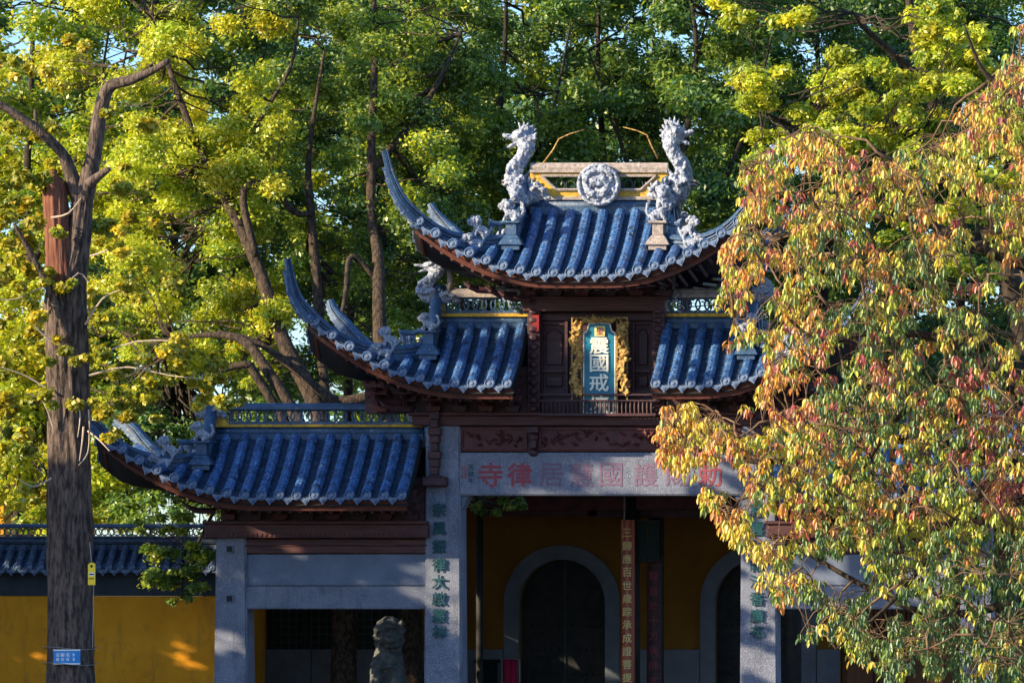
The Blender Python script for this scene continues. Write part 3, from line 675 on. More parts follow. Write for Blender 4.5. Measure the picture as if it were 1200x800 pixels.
po = pillar(xo0, xo1, fz(628), 'outer left granite pillar with small square sockets', .04)
po2 = pillar(fx(1126, Yp), fx(1162, Yp), fz(628), 'outer right granite pillar behind the leaves', .04)
for cx in (po, po2):
    pass
for py in (643, 701):
    c = W(269, py, -.3); mb = MB(); mb.box(c.x - .045, c.x + .045, -.302, -.28, c.z - .045, c.z + .045); mb.build('socket', M['dark_panel'], po)
    mb = MB()
    for a, b_, c1, d in ((-.06, .06, .045, .06), (-.06, .06, -.06, -.045), (-.06, -.045, -.045, .045), (.045, .06, -.045, .045)): mb.box(c.x + a, c.x + b_, -.312, -.28, c.z + c1, c.z + d)
    mb.build('socket_rim', M['granite_plain'], po)
# main lintel
lintel = stone_box(xl1 - .02, xr0 + .02, -.25, .25, fz(580, -.25), fz(530, -.25), 'stone_lintel', 'granite', label='long granite lintel with faded red characters')
mb = MB(); x = xl1
mb.prism([(x - .01, fz(601)), (x + .10, fz(585)), (x + .14, fz(580.4)), (x - .01, fz(580.4))], -.18, .18); mb.build('corbel', M['granite'], gate, bevel=.01)
mb = MB(); x = xr0
mb.prism([(x + .01, fz(601)), (x + .01, fz(580.4)), (x - .14, fz(580.4)), (x - .10, fz(585))], -.18, .18); mb.build('corbel', M['granite'], gate, bevel=.01)
cx = [575, 609, 646, 682, 716, 757, 794, 832]
for i, (ch, px) in enumerate(zip('寺律居慧國護賜勅', cx)):
    write(ch, [Vector((fx(px, -.25), -.252, fz(556, -.25)))], .37, M['ink_red'] if i < 2 or i > 6 else M['ink_pink'], lintel, thick=.008, bold=.024 if i < 2 else .01)
write('光緒年', [Vector((fx(552, -.25), -.252, fz(547 + 8 * k, -.25))) for k in range(3)], .09, M['ink_green'], lintel, thick=.006)
write('印印', [Vector((fx(544, -.25), -.252, fz(549 + 8 * k, -.25))) for k in range(2)], .09, M['ink_red'], lintel, thick=.006, bold=.008)
# side bays: two stone beams, two timber beams each
for sg in (-1, 1):
    def mx(a, b): return (a, b) if sg < 0 else (-b + .02, -a + .02)
    a, b = mx(xo1 - .02, xl0 + .02)
    stone_box(a, b, -.2, .2, fz(686, -.2), fz(649, -.2), 'stone_beam', 'granite_plain')
    stone_box(a, b, -.24, .24, fz(713, -.24), fz(686.6, -.24), 'stone_beam', 'granite')
    mb = MB(); mb.box(a, b, -.24, .24, fz(648, -.24), fz(631, -.24)); mb.box(a, b, -.26, .26, fz(640, -.24), fz(638, -.24)); mb.build('timber_beam', M['wood_beam'], gate, bevel=.01)
    a2, b2 = mx(fx(240, -.4), fx(502, -.4))
    mb = MB(); mb.box(a2, b2, -.42, .42, fz(630, -.4), fz(614, -.4)); mb.box(a2 - .03, b2 - .01, -.46, .46, fz(614, -.4), fz(610, -.4)); mb.build('timber_beam', M['wood_beam'], gate, bevel=.012)
    # dentil row on the top timber
    mb = MB(); n = 46
    for i in range(n): x = a2 + (b2 - a2) * (i + .3) / n; mb.box(x, x + (b2 - a2) / n * .5, -.435, -.42, fz(628, -.4), fz(625, -.4))
    mb.build('dentils', M['wood_red'], gate, kind='stuff')
# timber strut with block on the inner pillars
for sg in (-1, 1):
    xc_ = fx(509, -.4) if sg < 0 else -fx(509, -.4) + .02
    mb = MB()
    for k in range(9):
        z = fz(482, -.4) - k * .125; w = (.08, .06, .1)[k % 3]; mb.box(xc_ - w, xc_ + w, -.42, -.28, z - .122, z)
    mb.build('carved_strut', M['wood_dark'], gate, bevel=.012)
    mb = MB(); mb.box(xc_ - .2, xc_ + .2, -.46, -.27, fz(570, -.4), fz(558, -.4)); mb.build('strut_block', M['wood_dark'], gate, bevel=.025)

# ---- timber upper works
mb = MB(); mb.box(fx(487), fx(921), -.3, .3, fz(499.5), fz(488)); mb.box(fx(483), fx(925), -.36, .36, fz(488), fz(484)); mb.build('timber_beam', M['wood_beam'], gate, bevel=.012)
# carved panel beam above the stone lintel
mb = MB(); mb.box(xl1, xr0, -.19, .19, fz(529.5), fz(500)); mb.build('carved_beam', M['wood_red'], gate, bevel=.008)
for x0, x1 in ((540, 618), (632, 775), (789, 868)):
    mb = MB(); a, b = fx(x0, -.2), fx(x1, -.2)
    for q in ((a, b, fz(504), fz(502)), (a, b, fz(527), fz(525))): mb.box(q[0], q[1], -.225, -.185, q[2], q[3])
    mb.box(a, a + .03, -.224, -.185, fz(525), fz(504)); mb.box(b - .03, b, -.224, -.185, fz(525), fz(504)); mb.build('panel_frame', M['wood_red'], gate)
    mb = MB(); rd = random.Random(x0); L = b - a - .1
    for i in range(int(L / .045)):
        px_ = a + .06 + rd.random() * L; z = fz(523) + rd.random() * (fz(506) - fz(523)); d = Vector((rd.uniform(-1, 1), 0, rd.uniform(-.6, .6))).normalized() * rd.uniform(.03, .08)
        p = Vector((px_, -.2, z)); mb.tube([p - d, p - Vector((0, .03, 0)), p + d], [.01, .026, .008], 5)
    mb.build('relief_carving', M['wood_red'], gate, kind='stuff')
# hanging carved knobs
for px in (625, 782):
    mb = MB(); x = fx(px, -.3); mb.box(x - .09, x + .09, -.4, -.19, fz(508), fz(501)); mb.ball((x, -.3, fz(513)), (.085, .1, .08)); mb.box(x - .05, x + .05, -.36, -.2, fz(526), fz(517)); mb.ball((x, -.28, fz(531)), (.08, .08, .06))
    mb.build('carved_knob', M['wood_dark'], gate, bevel=.006)
# central posts and screen wall behind the plaque
for px in (626, 772):
    mb = MB(); x = fx(px, -.2); mb.box(x - .1, x + .1, -.25, -.05, fz(484), fz(340))
    for k in range(14): z = fz(480) + k * .14; mb.ball((x, -.27, z), (.085, .05, .06), nu=7, nv=5)
    mb.build('carved_post', M['wood_dark'], gate, bevel=.01)
mb = MB(); mb.box(fx(632), fx(766), -.02, .04, fz(484), fz(358)); mb.build('screen_wall', M['wood_dark'], gate)
mb = MB(); mb.box(fx(616), fx(782), -.3, .3, fz(366), fz(350)); mb.box(fx(612), fx(786), -.34, .34, fz(352), fz(349)); mb.build('timber_beam', M['wood_beam'], gate, bevel=.01)
mb = MB(); mb.box(fx(632), fx(766), -.1, -.02, fz(376), fz(368)); mb.build('cross_rail', M['wood_dark'], gate, bevel=.008)
mb = MB(); mb.box(fx(624, -.3), fx(631.5, -.3), -.3, -.26, fz(388, -.3), fz(369, -.3)); mb.build('red_patch', M['bright_red'], gate)
for x0, x1 in ((633, 666), (741, 766)):
    a, b = fx(x0, -.05), fx(x1, -.05)
    mb = MB()
    for q in ((a, a + .05, fz(462), fz(377)), (b - .05, b, fz(462), fz(377))): mb.box(q[0], q[1], -.09, -.02, q[2], q[3])
    for z0, z1 in ((381, 377), (437, 432), (462, 456)): mb.box(a + .05, b - .05, -.088, -.02, fz(z0), fz(z1))
    p = mb.build('panel_door', M['wood_dark'], gate, bevel=.006)
    mb = MB(); mb.prism([(a + .09, fz(428)), (b - .09, fz(428)), (b - .09, fz(392)), ((a + b) / 2 + .04, fz(386)), ((a + b) / 2 - .04, fz(386)), (a + .09, fz(392))], -.06, -.02); mb.build('upper_panel', M['wood_dark'], p, bevel=.015)
    mb = MB(); mb.box(a + .09, b - .09, -.06, -.02, fz(453), fz(440)); mb.build('lower_panel', M['wood_dark'], p, bevel=.015)
# balustrade
mb = MB(); mb.box(fx(632, -.5), fx(768, -.5), -.48, -.42, fz(463, -.5), fz(461, -.5)); mb.box(fx(632, -.5), fx(768, -.5), -.48, -.42, fz(470, -.5), fz(468, -.5)); mb.box(fx(632, -.5), fx(768, -.5), -.49, -.41, fz(487, -.5), fz(484, -.5))
bal = mb.build('balustrade', M['wood_dark'], gate)
for k in range(27):
    px = 636 + k * 4.9; mb = MB(); mb.tube([(fx(px, -.45), -.45, fz(484, -.45)), (fx(px, -.45), -.45, fz(477, -.45)), (fx(px, -.45), -.45, fz(470, -.45))], [.012, .02, .012], 6); mb.build('baluster', M['wood_dark'], bal, fix=False)
# frieze walls under the roofs (timber core behind the brackets)
mb = MB(); mb.box(fx(612), fx(790), -.2, .2, fz(349.5), fz(300)); mb.build('frieze', M['wood_dark'], gate)
for sg in (-1, 1):
    a, b = (fx(430), fx(624)) if sg < 0 else (fx(784), fx(978))
    mb = MB(); mb.box(a, b, -.16, .16, fz(484.5), fz(430)); mb.build('frieze', M['wood_dark'], gate)
    a, b = (fx(262), fx(500)) if sg < 0 else (fx(908), fx(1146))
    mb = MB(); mb.box(a, b, -.18, .18, fz(610.5), fz(560)); mb.build('frieze', M['wood_dark'], gate)
# bracket sets
def bracket_mesh():
    mb = MB()
    mb.frustum(-.09, .09, -.12, .1, 0, .09, -.03, -.02)
    for k in range(3):
        y = -.2 - .22 * k; z = .09 + .1 * k
        mb.box(-.035, .035, y - .1, .1, z, z + .07)
        mb.box(-.16, .16, y - .03, y + .03, z + .071, z + .12)
        for x in (-.14, 0, .14): mb.frustum(x - .03, x + .03, y - .04, y + .04, z + .121, z + .16, -.012, -.01)
        mb.tube([(0, y - .1, z + .035), (0, y - .18, z + .02), (0, y - .22, z + .06)], [.034, .025, .01], 5)
    return mb.mesh('bracket', M['wood_dark'])
BR = bracket_mesh(); BRR = bracket_mesh(); BRR.materials.clear(); BRR.materials.append(M['wood_red'])
for a, b, y, n in ((622, 780, 349, 6), (450, 604, 484, 6), (804, 958, 484, 6), (272, 486, 610, 8), (922, 1136, 610, 8)):
    for i in range(n):
        link('bracket', BR if i % 2 else BRR, gate, loc=(fx(a + (b - a) * i / (n - 1)), -.17, fz(y) + .01))
# carved end brackets of beams
for px, py in ((560, 340), (585, 345), (450, 470), (460, 478), (232, 598), (600, 350)):
    mb = MB(); c = W(px, py, -.5); mb.tube([c + Vector((.25, .1, 0)), c, c + Vector((-.12, -.1, .05)), c + Vector((-.2, -.12, .12))], [.06, .055, .04, .015], 6); mb.build('cloud_bracket', M['wood_dark'], gate)
# pillar inscriptions
ys = [597, 619, 640, 661, 681, 701, 721, 740]
write('宗風振律大啟叢林', [Vector((fx(514.5, -.31), -.312, fz(y, -.31))) for y in ys], .215, M['ink_green'], pl, thick=.014, bold=.022)
write('慈雲普蔭法香廣布', [Vector((fx(887, -.31), -.312, fz(y, -.31))) for y in ys], .215, M['ink_green'], pr, thick=.014, bold=.022)

# ================================================================ PLAQUE
pz = thing('name_plaque', 'tall blue name plaque with pale characters hanging at the centre of the gate', 'plaque', (fx(702.5, -.4), -.36, fz(486, -.4)))
x0, x1, z0, z1 = fx(684, -.4), fx(721, -.4), fz(484, -.4), fz(378.5, -.4); c = .09
def notched(x0, x1, z0, z1, c): return [(x0, z0), (x1, z0), (x1, z1 - c), (x1 - c * .35, z1 - c * .75), (x1 - c * .55, z1), (x0 + c * .55, z1), (x0 + c * .35, z1 - c * .75), (x0, z1 - c)]
mb = MB(); mb.prism(notched(x0, x1, z0, z1, .16), -.4, -.34); mb.build('board', M['plaque_blue'], pz)
P = notched(x0, x1, z0, z1, .16); mb = MB()
for (a, b), (c_, d) in zip(P, P[1:] + P[:1]): mb.tube([(a, -.405, b), (c_, -.405, d)], .012, 6)
mb.build('border', M['cream'], pz)
write('震國戒壇', [Vector((fx(702, -.42), -.412, fz(y, -.42))) for y in (405, 425.5, 448, 473)], .265, M['cream'], pz, thick=.02, bold=.016, wide=1.12)
mb = MB(); mb.box(fx(697, -.42), fx(709, -.42), -.43, -.4, fz(394, -.42), fz(382, -.42)); sl = mb.build('seal_tile', M['plaque_yellow'], pz, bevel=.004)
write('聖', [Vector((fx(703, -.43), -.433, fz(388, -.43)))], .12, M['ink_red'], pz, thick=.01, bold=.006)
def carved_strip(pts, w, seed, name='dragon_frame'):
    rd = random.Random(seed); mb = MB(); P = [Vector(p) for p in pts]
    mb.tube(P, w * .35, 7)
    tot = sum((b - a).length for a, b in zip(P, P[1:]))
    for i in range(int(tot / .009)):
        k = rd.random() * (len(P) - 1); a = int(k); p = P[a].lerp(P[a + 1], k - a) + Vector((rd.uniform(-w, w), rd.uniform(-.05, .0), rd.uniform(-.03, .03)))
        d = Vector((rd.uniform(-1, 1), rd.uniform(-.6, .2), rd.uniform(-1, 1))).normalized() * rd.uniform(.03, .07)
        mb.tube([p - d, p + Vector((0, -.02, 0)), p + d], [.012, .026, .006], 5)
    return sculpt(mb, .012, M['gold'], name, .006, 30)
for px, s in ((675.5, 1), (730.5, 2)):
    P = [W(px + 3.2 * math.sin(i * 1.1 + s), 376 + i * 7.2, -.42) for i in range(13)]
    link('dragon_frame', carved_strip(P, .065, s), pz, loc=(0, 0, 0))
mb = MB()
for a_, b_, c_, d_ in ((670, 671.5, 373, 470), (734.5, 736, 373, 470), (681, 682.5, 376, 484), (722.5, 724, 376, 484)): mb.box(fx(a_, -.38), fx(b_, -.38), -.42, -.36, fz(d_, -.38), fz(c_, -.38))
mb.box(fx(670, -.38), fx(736, -.38), -.415, -.355, fz(373.5, -.38), fz(371.5, -.38)); mb.build('gilt_moulding', M['gold'], pz)
link('crest_carving', carved_strip([W(684 + i * 6, 375, -.42) for i in range(7)], .05, 9, 'crest_carving'), pz, loc=(0, 0, 0))

# ================================================================ HALL
YH = 7.0
hall = thing('temple_hall', 'shade-darkened ochre temple hall with grey arched doorways seen through the gate', 'temple hall', (0, YH, 0))
hx0, hx1 = fx(291, YH), fx(1300, YH)
arch_c = [fx(659, YH), fx(889, YH)]; aw = 51 / 5920 * 87; crown = fz(655, YH); spring = crown - aw
def arch_outline(c, w, zs, n=20, z0=0):
    return [(c - w, z0)] + [(c - w * math.cos(math.pi * i / n), zs + w * math.sin(math.pi * i / n)) for i in range(n + 1)] + [(c + w, z0)]
# wall pieces with real arched openings: columns of quads
def wall_with_arches(x0, x1, ztop, holes, y0, y1, wins=()):
    mb = MB(); xs = [x0]
    for c, w in holes: xs += [c - w * math.cos(math.pi * i / 20) for i in range(21)]
    for a, b, _, _ in wins: xs += [a, b]
    xs = sorted(xs + [x1])
    for a, b in zip(xs, xs[1:]):
        if b - a < 1e-5: continue
        m = (a + b) / 2; hit = [h for h in holes if abs(m - h[0]) < h[1]]; wh = [q for q in wins if q[0] < m < q[1]]
        if hit:
            c, w = hit[0]
            za = spring + math.sqrt(max(0, w * w - (a - c) ** 2)); zb = spring + math.sqrt(max(0, w * w - (b - c) ** 2))
            mb.add([(a, y0, za), (b, y0, zb), (b, y0, ztop), (a, y0, ztop), (a, y1, za), (b, y1, zb), (b, y1, ztop), (a, y1, ztop)], [(0, 1, 2, 3), (7, 6, 5, 4), (0, 4, 5, 1)])
        elif wh:
            mb.box(a, b, y0, y1, 0, wh[0][2]); mb.box(a, b, y0, y1, wh[0][3], ztop)
        else: mb.box(a, b, y0, y1, 0, ztop)
    return mb
wx0, wx1 = fx(312, YH), fx(492, YH)
wzs, wzt = fz(766, YH), fz(640, YH)
rwx0, rwx1 = fx(985, YH), fx(1290, YH)
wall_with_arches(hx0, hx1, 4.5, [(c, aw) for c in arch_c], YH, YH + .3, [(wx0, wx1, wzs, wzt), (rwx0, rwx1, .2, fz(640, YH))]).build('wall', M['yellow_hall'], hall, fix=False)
for c in arch_c:
    mb = MB(); w0, w1 = aw * .995, aw * 1.33; n = 20
    o = [(c - w1, .0)] + [(c - w1 * math.cos(math.pi * i / n), spring + w1 * math.sin(math.pi * i / n)) for i in range(n + 1)] + [(c + w1, 0)]
    i_ = [(c - w0, .0)] + [(c - w0 * math.cos(math.pi * i / n), spring + w0 * math.sin(math.pi * i / n)) for i in range(n + 1)] + [(c + w0, 0)]
    for k in range(len(o) - 1):
        q = [i_[k], o[k], o[k + 1], i_[k + 1]]
        mb.add([(x, YH - .08, z) for x, z in q] + [(x, YH + .1, z) for x, z in q], [(0, 1, 2, 3), (7, 6, 5, 4), (0, 3, 7, 4), (1, 5, 6, 2)])
    mb.build('arch_surround', M['granite_dim'], hall)
    d = MB(); d.box(c - aw, c + aw, YH + .32, YH + .38, 0, crown + .02); dd = d.build('door', M['dark_panel'], hall)
    for s_ in (-1, 1):
        mb = MB()
        for k in range(5):
            for j in range(5):
                mb.ball((c + s_ * (.12 + .12 * k), YH + .31, .5 + j * .42), .028, nu=6, nv=4)
        mb.build('door_studs', M['dark_panel'], dd, kind='stuff')
    mb = MB(); mb.box(c - .012, c + .012, YH + .3, YH + .32, 0, crown); mb.build('door_seam', M['lattice_wood'], dd)
# stone dado: dressed blocks
dz = fz(760, YH); edges = sorted([hx0, wx0] + [arch_c[0] - aw * 1.34, arch_c[0] + aw * 1.34, arch_c[1] - aw * 1.34, arch_c[1] + aw * 1.34, rwx0])
segs = [(hx0, arch_c[0] - aw * 1.34), (arch_c[0] + aw * 1.34, arch_c[1] - aw * 1.34), (arch_c[1] + aw * 1.34, rwx0)]
for a, b in segs:
    n = max(1, round((b - a) / 1.1))
    for i in range(n):
        for r_ in range(3):
            mb = MB(); u, v = a + (b - a) * i / n, a + (b - a) * (i + 1) / n
            h0, h1 = dz * r_ / 3, dz * (r_ + 1) / 3
            mb.box(u + .006, v - .006, YH - .1, YH - .004, h0 + .005, h1 - .005); mb.build('dado_stone', M['granite_dim'], hall, bevel=.01)
# latticed windows
def lattice_window(a, b, z0, z1, y, m, n, k, name='lattice_window', step=.13):
    mb = MB(); mb.box(a, b, y + .12, y + .14, z0, z1); f = mb.build(name, M['dark_panel'], hall)
    fr = MB()
    for i in range(n + 1):
        x = a + (b - a) * i / n; fr.box(x - .04, x + .04, y, y + .1, z0, z1)
    fr.box(a, b, y + .003, y + .097, z0, z0 + .08); fr.box(a, b, y + .003, y + .097, z1 - .08, z1); fr.build('frame', M[m], f)
    la = MB()
    x = a + step
    while x < b: la.box(x - .011, x + .011, y + .04, y + .06, z0 + .08, z1 - .08); x += step
    z = z0 + .08 + step
    while z < z1: la.box(a, b, y + .035, y + .055, z - .011, z + .011); z += step
    x = a + step * 1.5
    while x < b - .2:
        la.box(x, x + step * 1.2, y + .03, y + .05, z0 + .35, z0 + .37); x += step * 2.6
    la.build('lattice', M[k], f)
lattice_window(wx0 - .02, wx1 + .02, wzs, wzt, YH + .04, 'dark_panel', 4, 'lattice_wood')
# timber doors right bay
n = 8
for i in range(n):
    a = rwx0 + (rwx1 - rwx0) * i / n; b = rwx0 + (rwx1 - rwx0) * (i + 1) / n
    mb = MB(); mb.box(a + .01, b - .01, YH + .1, YH + .16, .2, fz(640, YH)); d = mb.build('timber_door', M['brown_door'], hall, bevel=.01)
    mb = MB(); mb.box(a + .1, b - .1, YH + .08, YH + .1, .35, 1.5); mb.build('door_panel', M['brown_door'], d, bevel=.01)
    mb = MB()
    for k in range(6): mb.box(a + .08 + k * (b - a - .16) / 5 - .01, a + .08 + k * (b - a - .16) / 5 + .01, YH + .07, YH + .1, 1.65, 3.3)
    mb.build('door_grille', M['dark_panel'], d)
# porch: columns, tie beams, roof
for px, m in ((562, 'dark_panel'), (741, 'dark_panel'), (769, 'dark_panel'), (930, 'dark_panel'), (1095, 'orange'), (300, 'wood_dark')):
    Yc = 4.4
    if px == 769: Yc = 5.0
    if px == 300: continue
    mb = MB(); x = fx(px, Yc); mb.tube([(x, Yc, 0), (x, Yc, 4.35)], .13 if px != 562 else .06, 16); mb.build('column', M[m], hall, smooth=True)
mb = MB(); mb.box(hx0, hx1, 4.3, 4.5, fz(597, 4.4), 4.5); mb.build('tie_beam', M['wood_red'], hall, bevel=.01)
mb = MB(); mb.box(fx(560, 4.6), fx(700, 4.6), 4.55, 4.65, fz(604, 4.6), fz(598, 4.6)); mb.box(fx(690, 4.6), fx(835, 4.6), 4.55, 4.65, fz(606, 4.6), fz(590, 4.6)); mb.build('carved_brace', M['wood_dark'], hall)
mb = MB(); mb.box(hx0, hx1, 4.31, 7.0, 4.5, 4.58); mb.build('ceiling', M['dark_panel'], hall)
mb = MB(); mb.box(-7.08, -6.8, 3.4, YH - .12, 0, 3.85); mb.build('side_wall', M['yellow'], hall, bevel=.01, label='short ochre return wall at the left end of the hall')
# low tiled roof
mb = MB(); A, B = 2.4, 12.0; ym = (A + B) / 2
prof_ = [(A, 4.3), (A, 4.42), (A + 1.6, 4.75), (ym, 5.55), (B - 1.6, 4.75), (B, 4.42), (B, 4.3), (ym, 5.0)]
nx = len(prof_); mb.add([(hx0 - .3, y, z) for y, z in prof_] + [(hx1 + .3, y, z) for y, z in prof_], [tuple(range(nx)), tuple(range(2 * nx - 1, nx - 1, -1))] + [(i, (i + 1) % nx, (i + 1) % nx + nx, i + nx) for i in range(nx)])
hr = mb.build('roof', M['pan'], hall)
mb = MB(); x = hx0
while x < hx1:
    mb.tube([(x, A, 4.47), (x, A + 1.6, 4.8), (x, ym, 5.6)], .07, 6); x += .28
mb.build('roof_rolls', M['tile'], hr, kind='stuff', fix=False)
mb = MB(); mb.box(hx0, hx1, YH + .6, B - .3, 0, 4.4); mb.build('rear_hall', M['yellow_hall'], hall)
mb = MB(); mb.box(hx0 - .1, hx1, 4.0, YH, 0, .12); mb.build('step', M['granite_dim'], hall, bevel=.01)

# couplet boards
def couplet(name, px, Yc, y0, y1, w, mat, chars, label, ch_mat, pitch, start, size):
    x = fx(px, Yc); t = thing(name, label, 'couplet board', (x, Yc, fz(y1, Yc)), 'carved couplet boards on the hall columns')
    mb = MB(); R0 = w / 2; n = 12
    top, bot = fz(y0, Yc), fz(y1, Yc)
    pts = [(x + R0 * math.sin(a), Yc - R0 * .85 * math.cos(a)) for a in [-math.pi / 2 + math.pi * i / n for i in range(n + 1)]]
    vs = [(a, b, z) for z in (bot, top) for a, b in pts]
    mb.add(vs, [(i, i + 1, i + n + 2, i + n + 1) for i in range(n)] + [tuple(range(n, -1, -1)), tuple(range(n + 1, 2 * n + 2)), (0, n + 1, 2 * n + 1, n)])
    mb.build('board', M[mat], t)
    write(chars, [Vector((x, Yc - R0 * .85 - .004, fz(start + pitch * i, Yc))) for i in range(len(chars))], size, M[ch_mat], t, thick=.02, bold=.014)
    mb = MB(); mb.tube([(x - .06, Yc - .03, top), (x - .06, Yc, top + .38)], .014, 5); mb.build('hanger', M['wire'], t)
couplet('couplet_board', 736, 4.12, 609, 905, .24, 'col_red', '三歸應百世歲踪承成證菩提如是觀', 'bright red couplet board with gold characters hanging left of the lantern', 'gold_flat', 15.4, 624, .15)
couplet('couplet_board', 767, 4.78, 652, 905, .26, 'wood_dark', '八龍音於十方佛師言三乘道', 'dark couplet board with dull characters hanging under the lantern', 'ink_red', 17.5, 657, .15)
# lantern
lx, ly = fx(759, 4.3), 4.45; lt = thing('hanging_lantern', 'dark framed palace lantern with dim green panes hanging under the porch', 'lantern', (lx, ly, fz(658, 4.3)))
za, zb_ = fz(655, 4.3), fz(612, 4.3)
mb = MB()
for sx_ in (-1, 1):
    for sy_ in (-1, 1): mb.box(lx + sx_ * .17 - .015, lx + sx_ * .17 + .015, ly + sy_ * .15 - .015, ly + sy_ * .15 + .015, za, zb_)
mb.box(lx - .2, lx + .2, ly - .18, ly + .18, zb_, zb_ + .04); mb.box(lx - .2, lx + .2, ly - .18, ly + .18, za - .04, za); mb.tube([(lx, ly, zb_ + .04), (lx, ly, 4.5)], .01, 5)
mb.build('frame', M['dark_panel'], lt)
for sx_ in (-1, 1): mb = MB(); mb.box(lx + sx_ * .16 - .004, lx + sx_ * .16 + .004, ly - .13, ly + .13, za, zb_); mb.build('pane', M['lantern_glass'], lt)
mb = MB(); mb.box(lx - .15, lx - .01, ly - .155, ly - .145, za, zb_); mb.build('pane', M['lantern_glass'], lt)
mb = MB(); mb.box(lx + .01, lx + .15, ly - .155, ly - .145, za, zb_); mb.build('pane', M['lantern_glass'], lt)
# items by the doorway
def stand(px, Y, top_py, w, mat, name, label, cat):
    x = fx(px, Y); zt = fz(top_py, Y); t = thing(name, label, cat, (x, Y, 0))
    mb = MB(); mb.box(x - w, x + w, Y - w, Y + w, .5, zt - .06); mb.build('box', M[mat], t, bevel=.015)
    mb = MB(); mb.frustum(x - w - .05, x + w + .05, Y - w - .05, Y + w + .05, zt - .06, zt, .02, .02); mb.build('lid', M[mat], t, bevel=.006)
    for a in (-1, 1):
        for b in (-1, 1): mb = MB(); mb.box(x + a * w - .03 * (a > 0), x + a * w + .03 * (a < 0), Y + b * w - .03 * (b > 0), Y + b * w + .03 * (b < 0), 0, .5); mb.build('leg', M[mat], t)
    return t
stand(571, 6.3, 772, .15, 'iron_green', 'offering_stand', 'dark green iron offering stand at the left of the arched doorway', 'stand')
t = thing('red_banner', 'crimson cloth draped over a rack left of the arched doorway', 'cloth', (fx(598, 6.2), 6.2, 0))
mb = MB(); x = fx(598, 6.2); mb.grid(9, 10, lambda i, j: (x - .11 + i * .028, 6.2 + .03 * math.sin(i * 1.9 + j * .2) , fz(772, 6.2) - j * .12)); o_ = mb.build('cloth', M['cloth_red'], t, smooth=True, fix=False)
o_.modifiers.new('s', 'SOLIDIFY').thickness = .012
mb = MB(); mb.tube([(x - .16, 6.24, fz(772, 6.2)), (x + .16, 6.24, fz(772, 6.2))], .015, 6); mb.tube([(x - .15, 6.24, 0), (x - .15, 6.24, fz(772, 6.2))], .015, 6); mb.tube([(x + .15, 6.24, 0), (x + .15, 6.24, fz(772, 6.2))], .015, 6); mb.build('rack', M['wire'], t)

# ================================================================ LION
YL = 3.2
lc = W(455, 722, YL); S = (YL + 80) / 5920
lion = thing('stone_lion', 'weathered grey stone guardian lion seated behind the left bay of the gate', 'statue', (lc.x, YL, 0))
mb = MB(); H0 = lc.z
def LP(dx, dy, dz): return Vector((lc.x + dx * S, YL + dy, H0 - dz * S))
mb.ball(LP(2, 0, 20), (.22, .24, .24)); mb.ball(LP(5, -.2, 24), (.17, .14, .13)); mb.ball(LP(7, -.28, 27), (.12, .1, .07)); mb.ball(LP(6, -.24, 35), (.11, .1, .04))
for dx in (-1, 1): mb.ball(LP(4 + dx * 6, -.26, 15), (.07, .05, .04)); mb.ball(LP(4 + dx * 9, -.1, 30), (.07, .1, .09)); mb.ball(LP(3 + dx * 13, -.02, 8), (.04, .05, .06))
mb.ball(LP(7, -.36, 22), (.05, .04, .035))
rd = random.Random(3)
for i in range(60):
    a = rd.uniform(0, 6.28); e = rd.uniform(-1.0, 1.4); d = Vector((math.cos(a) * math.cos(e), math.sin(a) * math.cos(e), math.sin(e)))
    if d.y < -.45 and abs(d.x) < .6: continue
    mb.ball(LP(1, .04, 22) + Vector((d.x * .23, d.y * .25, d.z * .27)), rd.uniform(.045, .07), nu=7, nv=5)
mb.tube([LP(0, .05, 30), LP(-1, .05, 50), LP(0, .1, 75), LP(0, .2, 105)], [.19, .25, .28, .3], 12)
mb.ball(LP(2, -.12, 52), (.2, .16, .2))
for dx in (-1, 1):
    mb.tube([LP(dx * 11, -.08, 55), LP(dx * 12, -.2, 75), LP(dx * 11, -.22, 105)], [.13, .1, .085], 9); mb.ball(LP(dx * 11, -.3, 108), (.11, .15, .07))
    mb.ball(LP(dx * 14, .25, 95), (.14, .25, .2))
mb.tube([LP(-16, -.1, 48), LP(-4, -.3, 60), LP(8, -.28, 58)], .035, 7)
me = sculpt(mb, .022, M['lion'], 'body', .012, 22, org=Vector((lc.x, YL, 0))); link('body', me, lion, loc=(lc.x, YL, 0))
zb2 = H0 - 110 * S
mb = MB(); mb.box(lc.x - .42, lc.x + .42, YL - .5, YL + .5, 0, .12); mb.frustum(lc.x - .36, lc.x + .36, YL - .44, YL + .44, .12, zb2, .02, .02); mb.box(lc.x - .4, lc.x + .4, YL - .48, YL + .48, zb2, zb2 + .05); mb.build('pedestal', M['lion'], lion, bevel=.012)

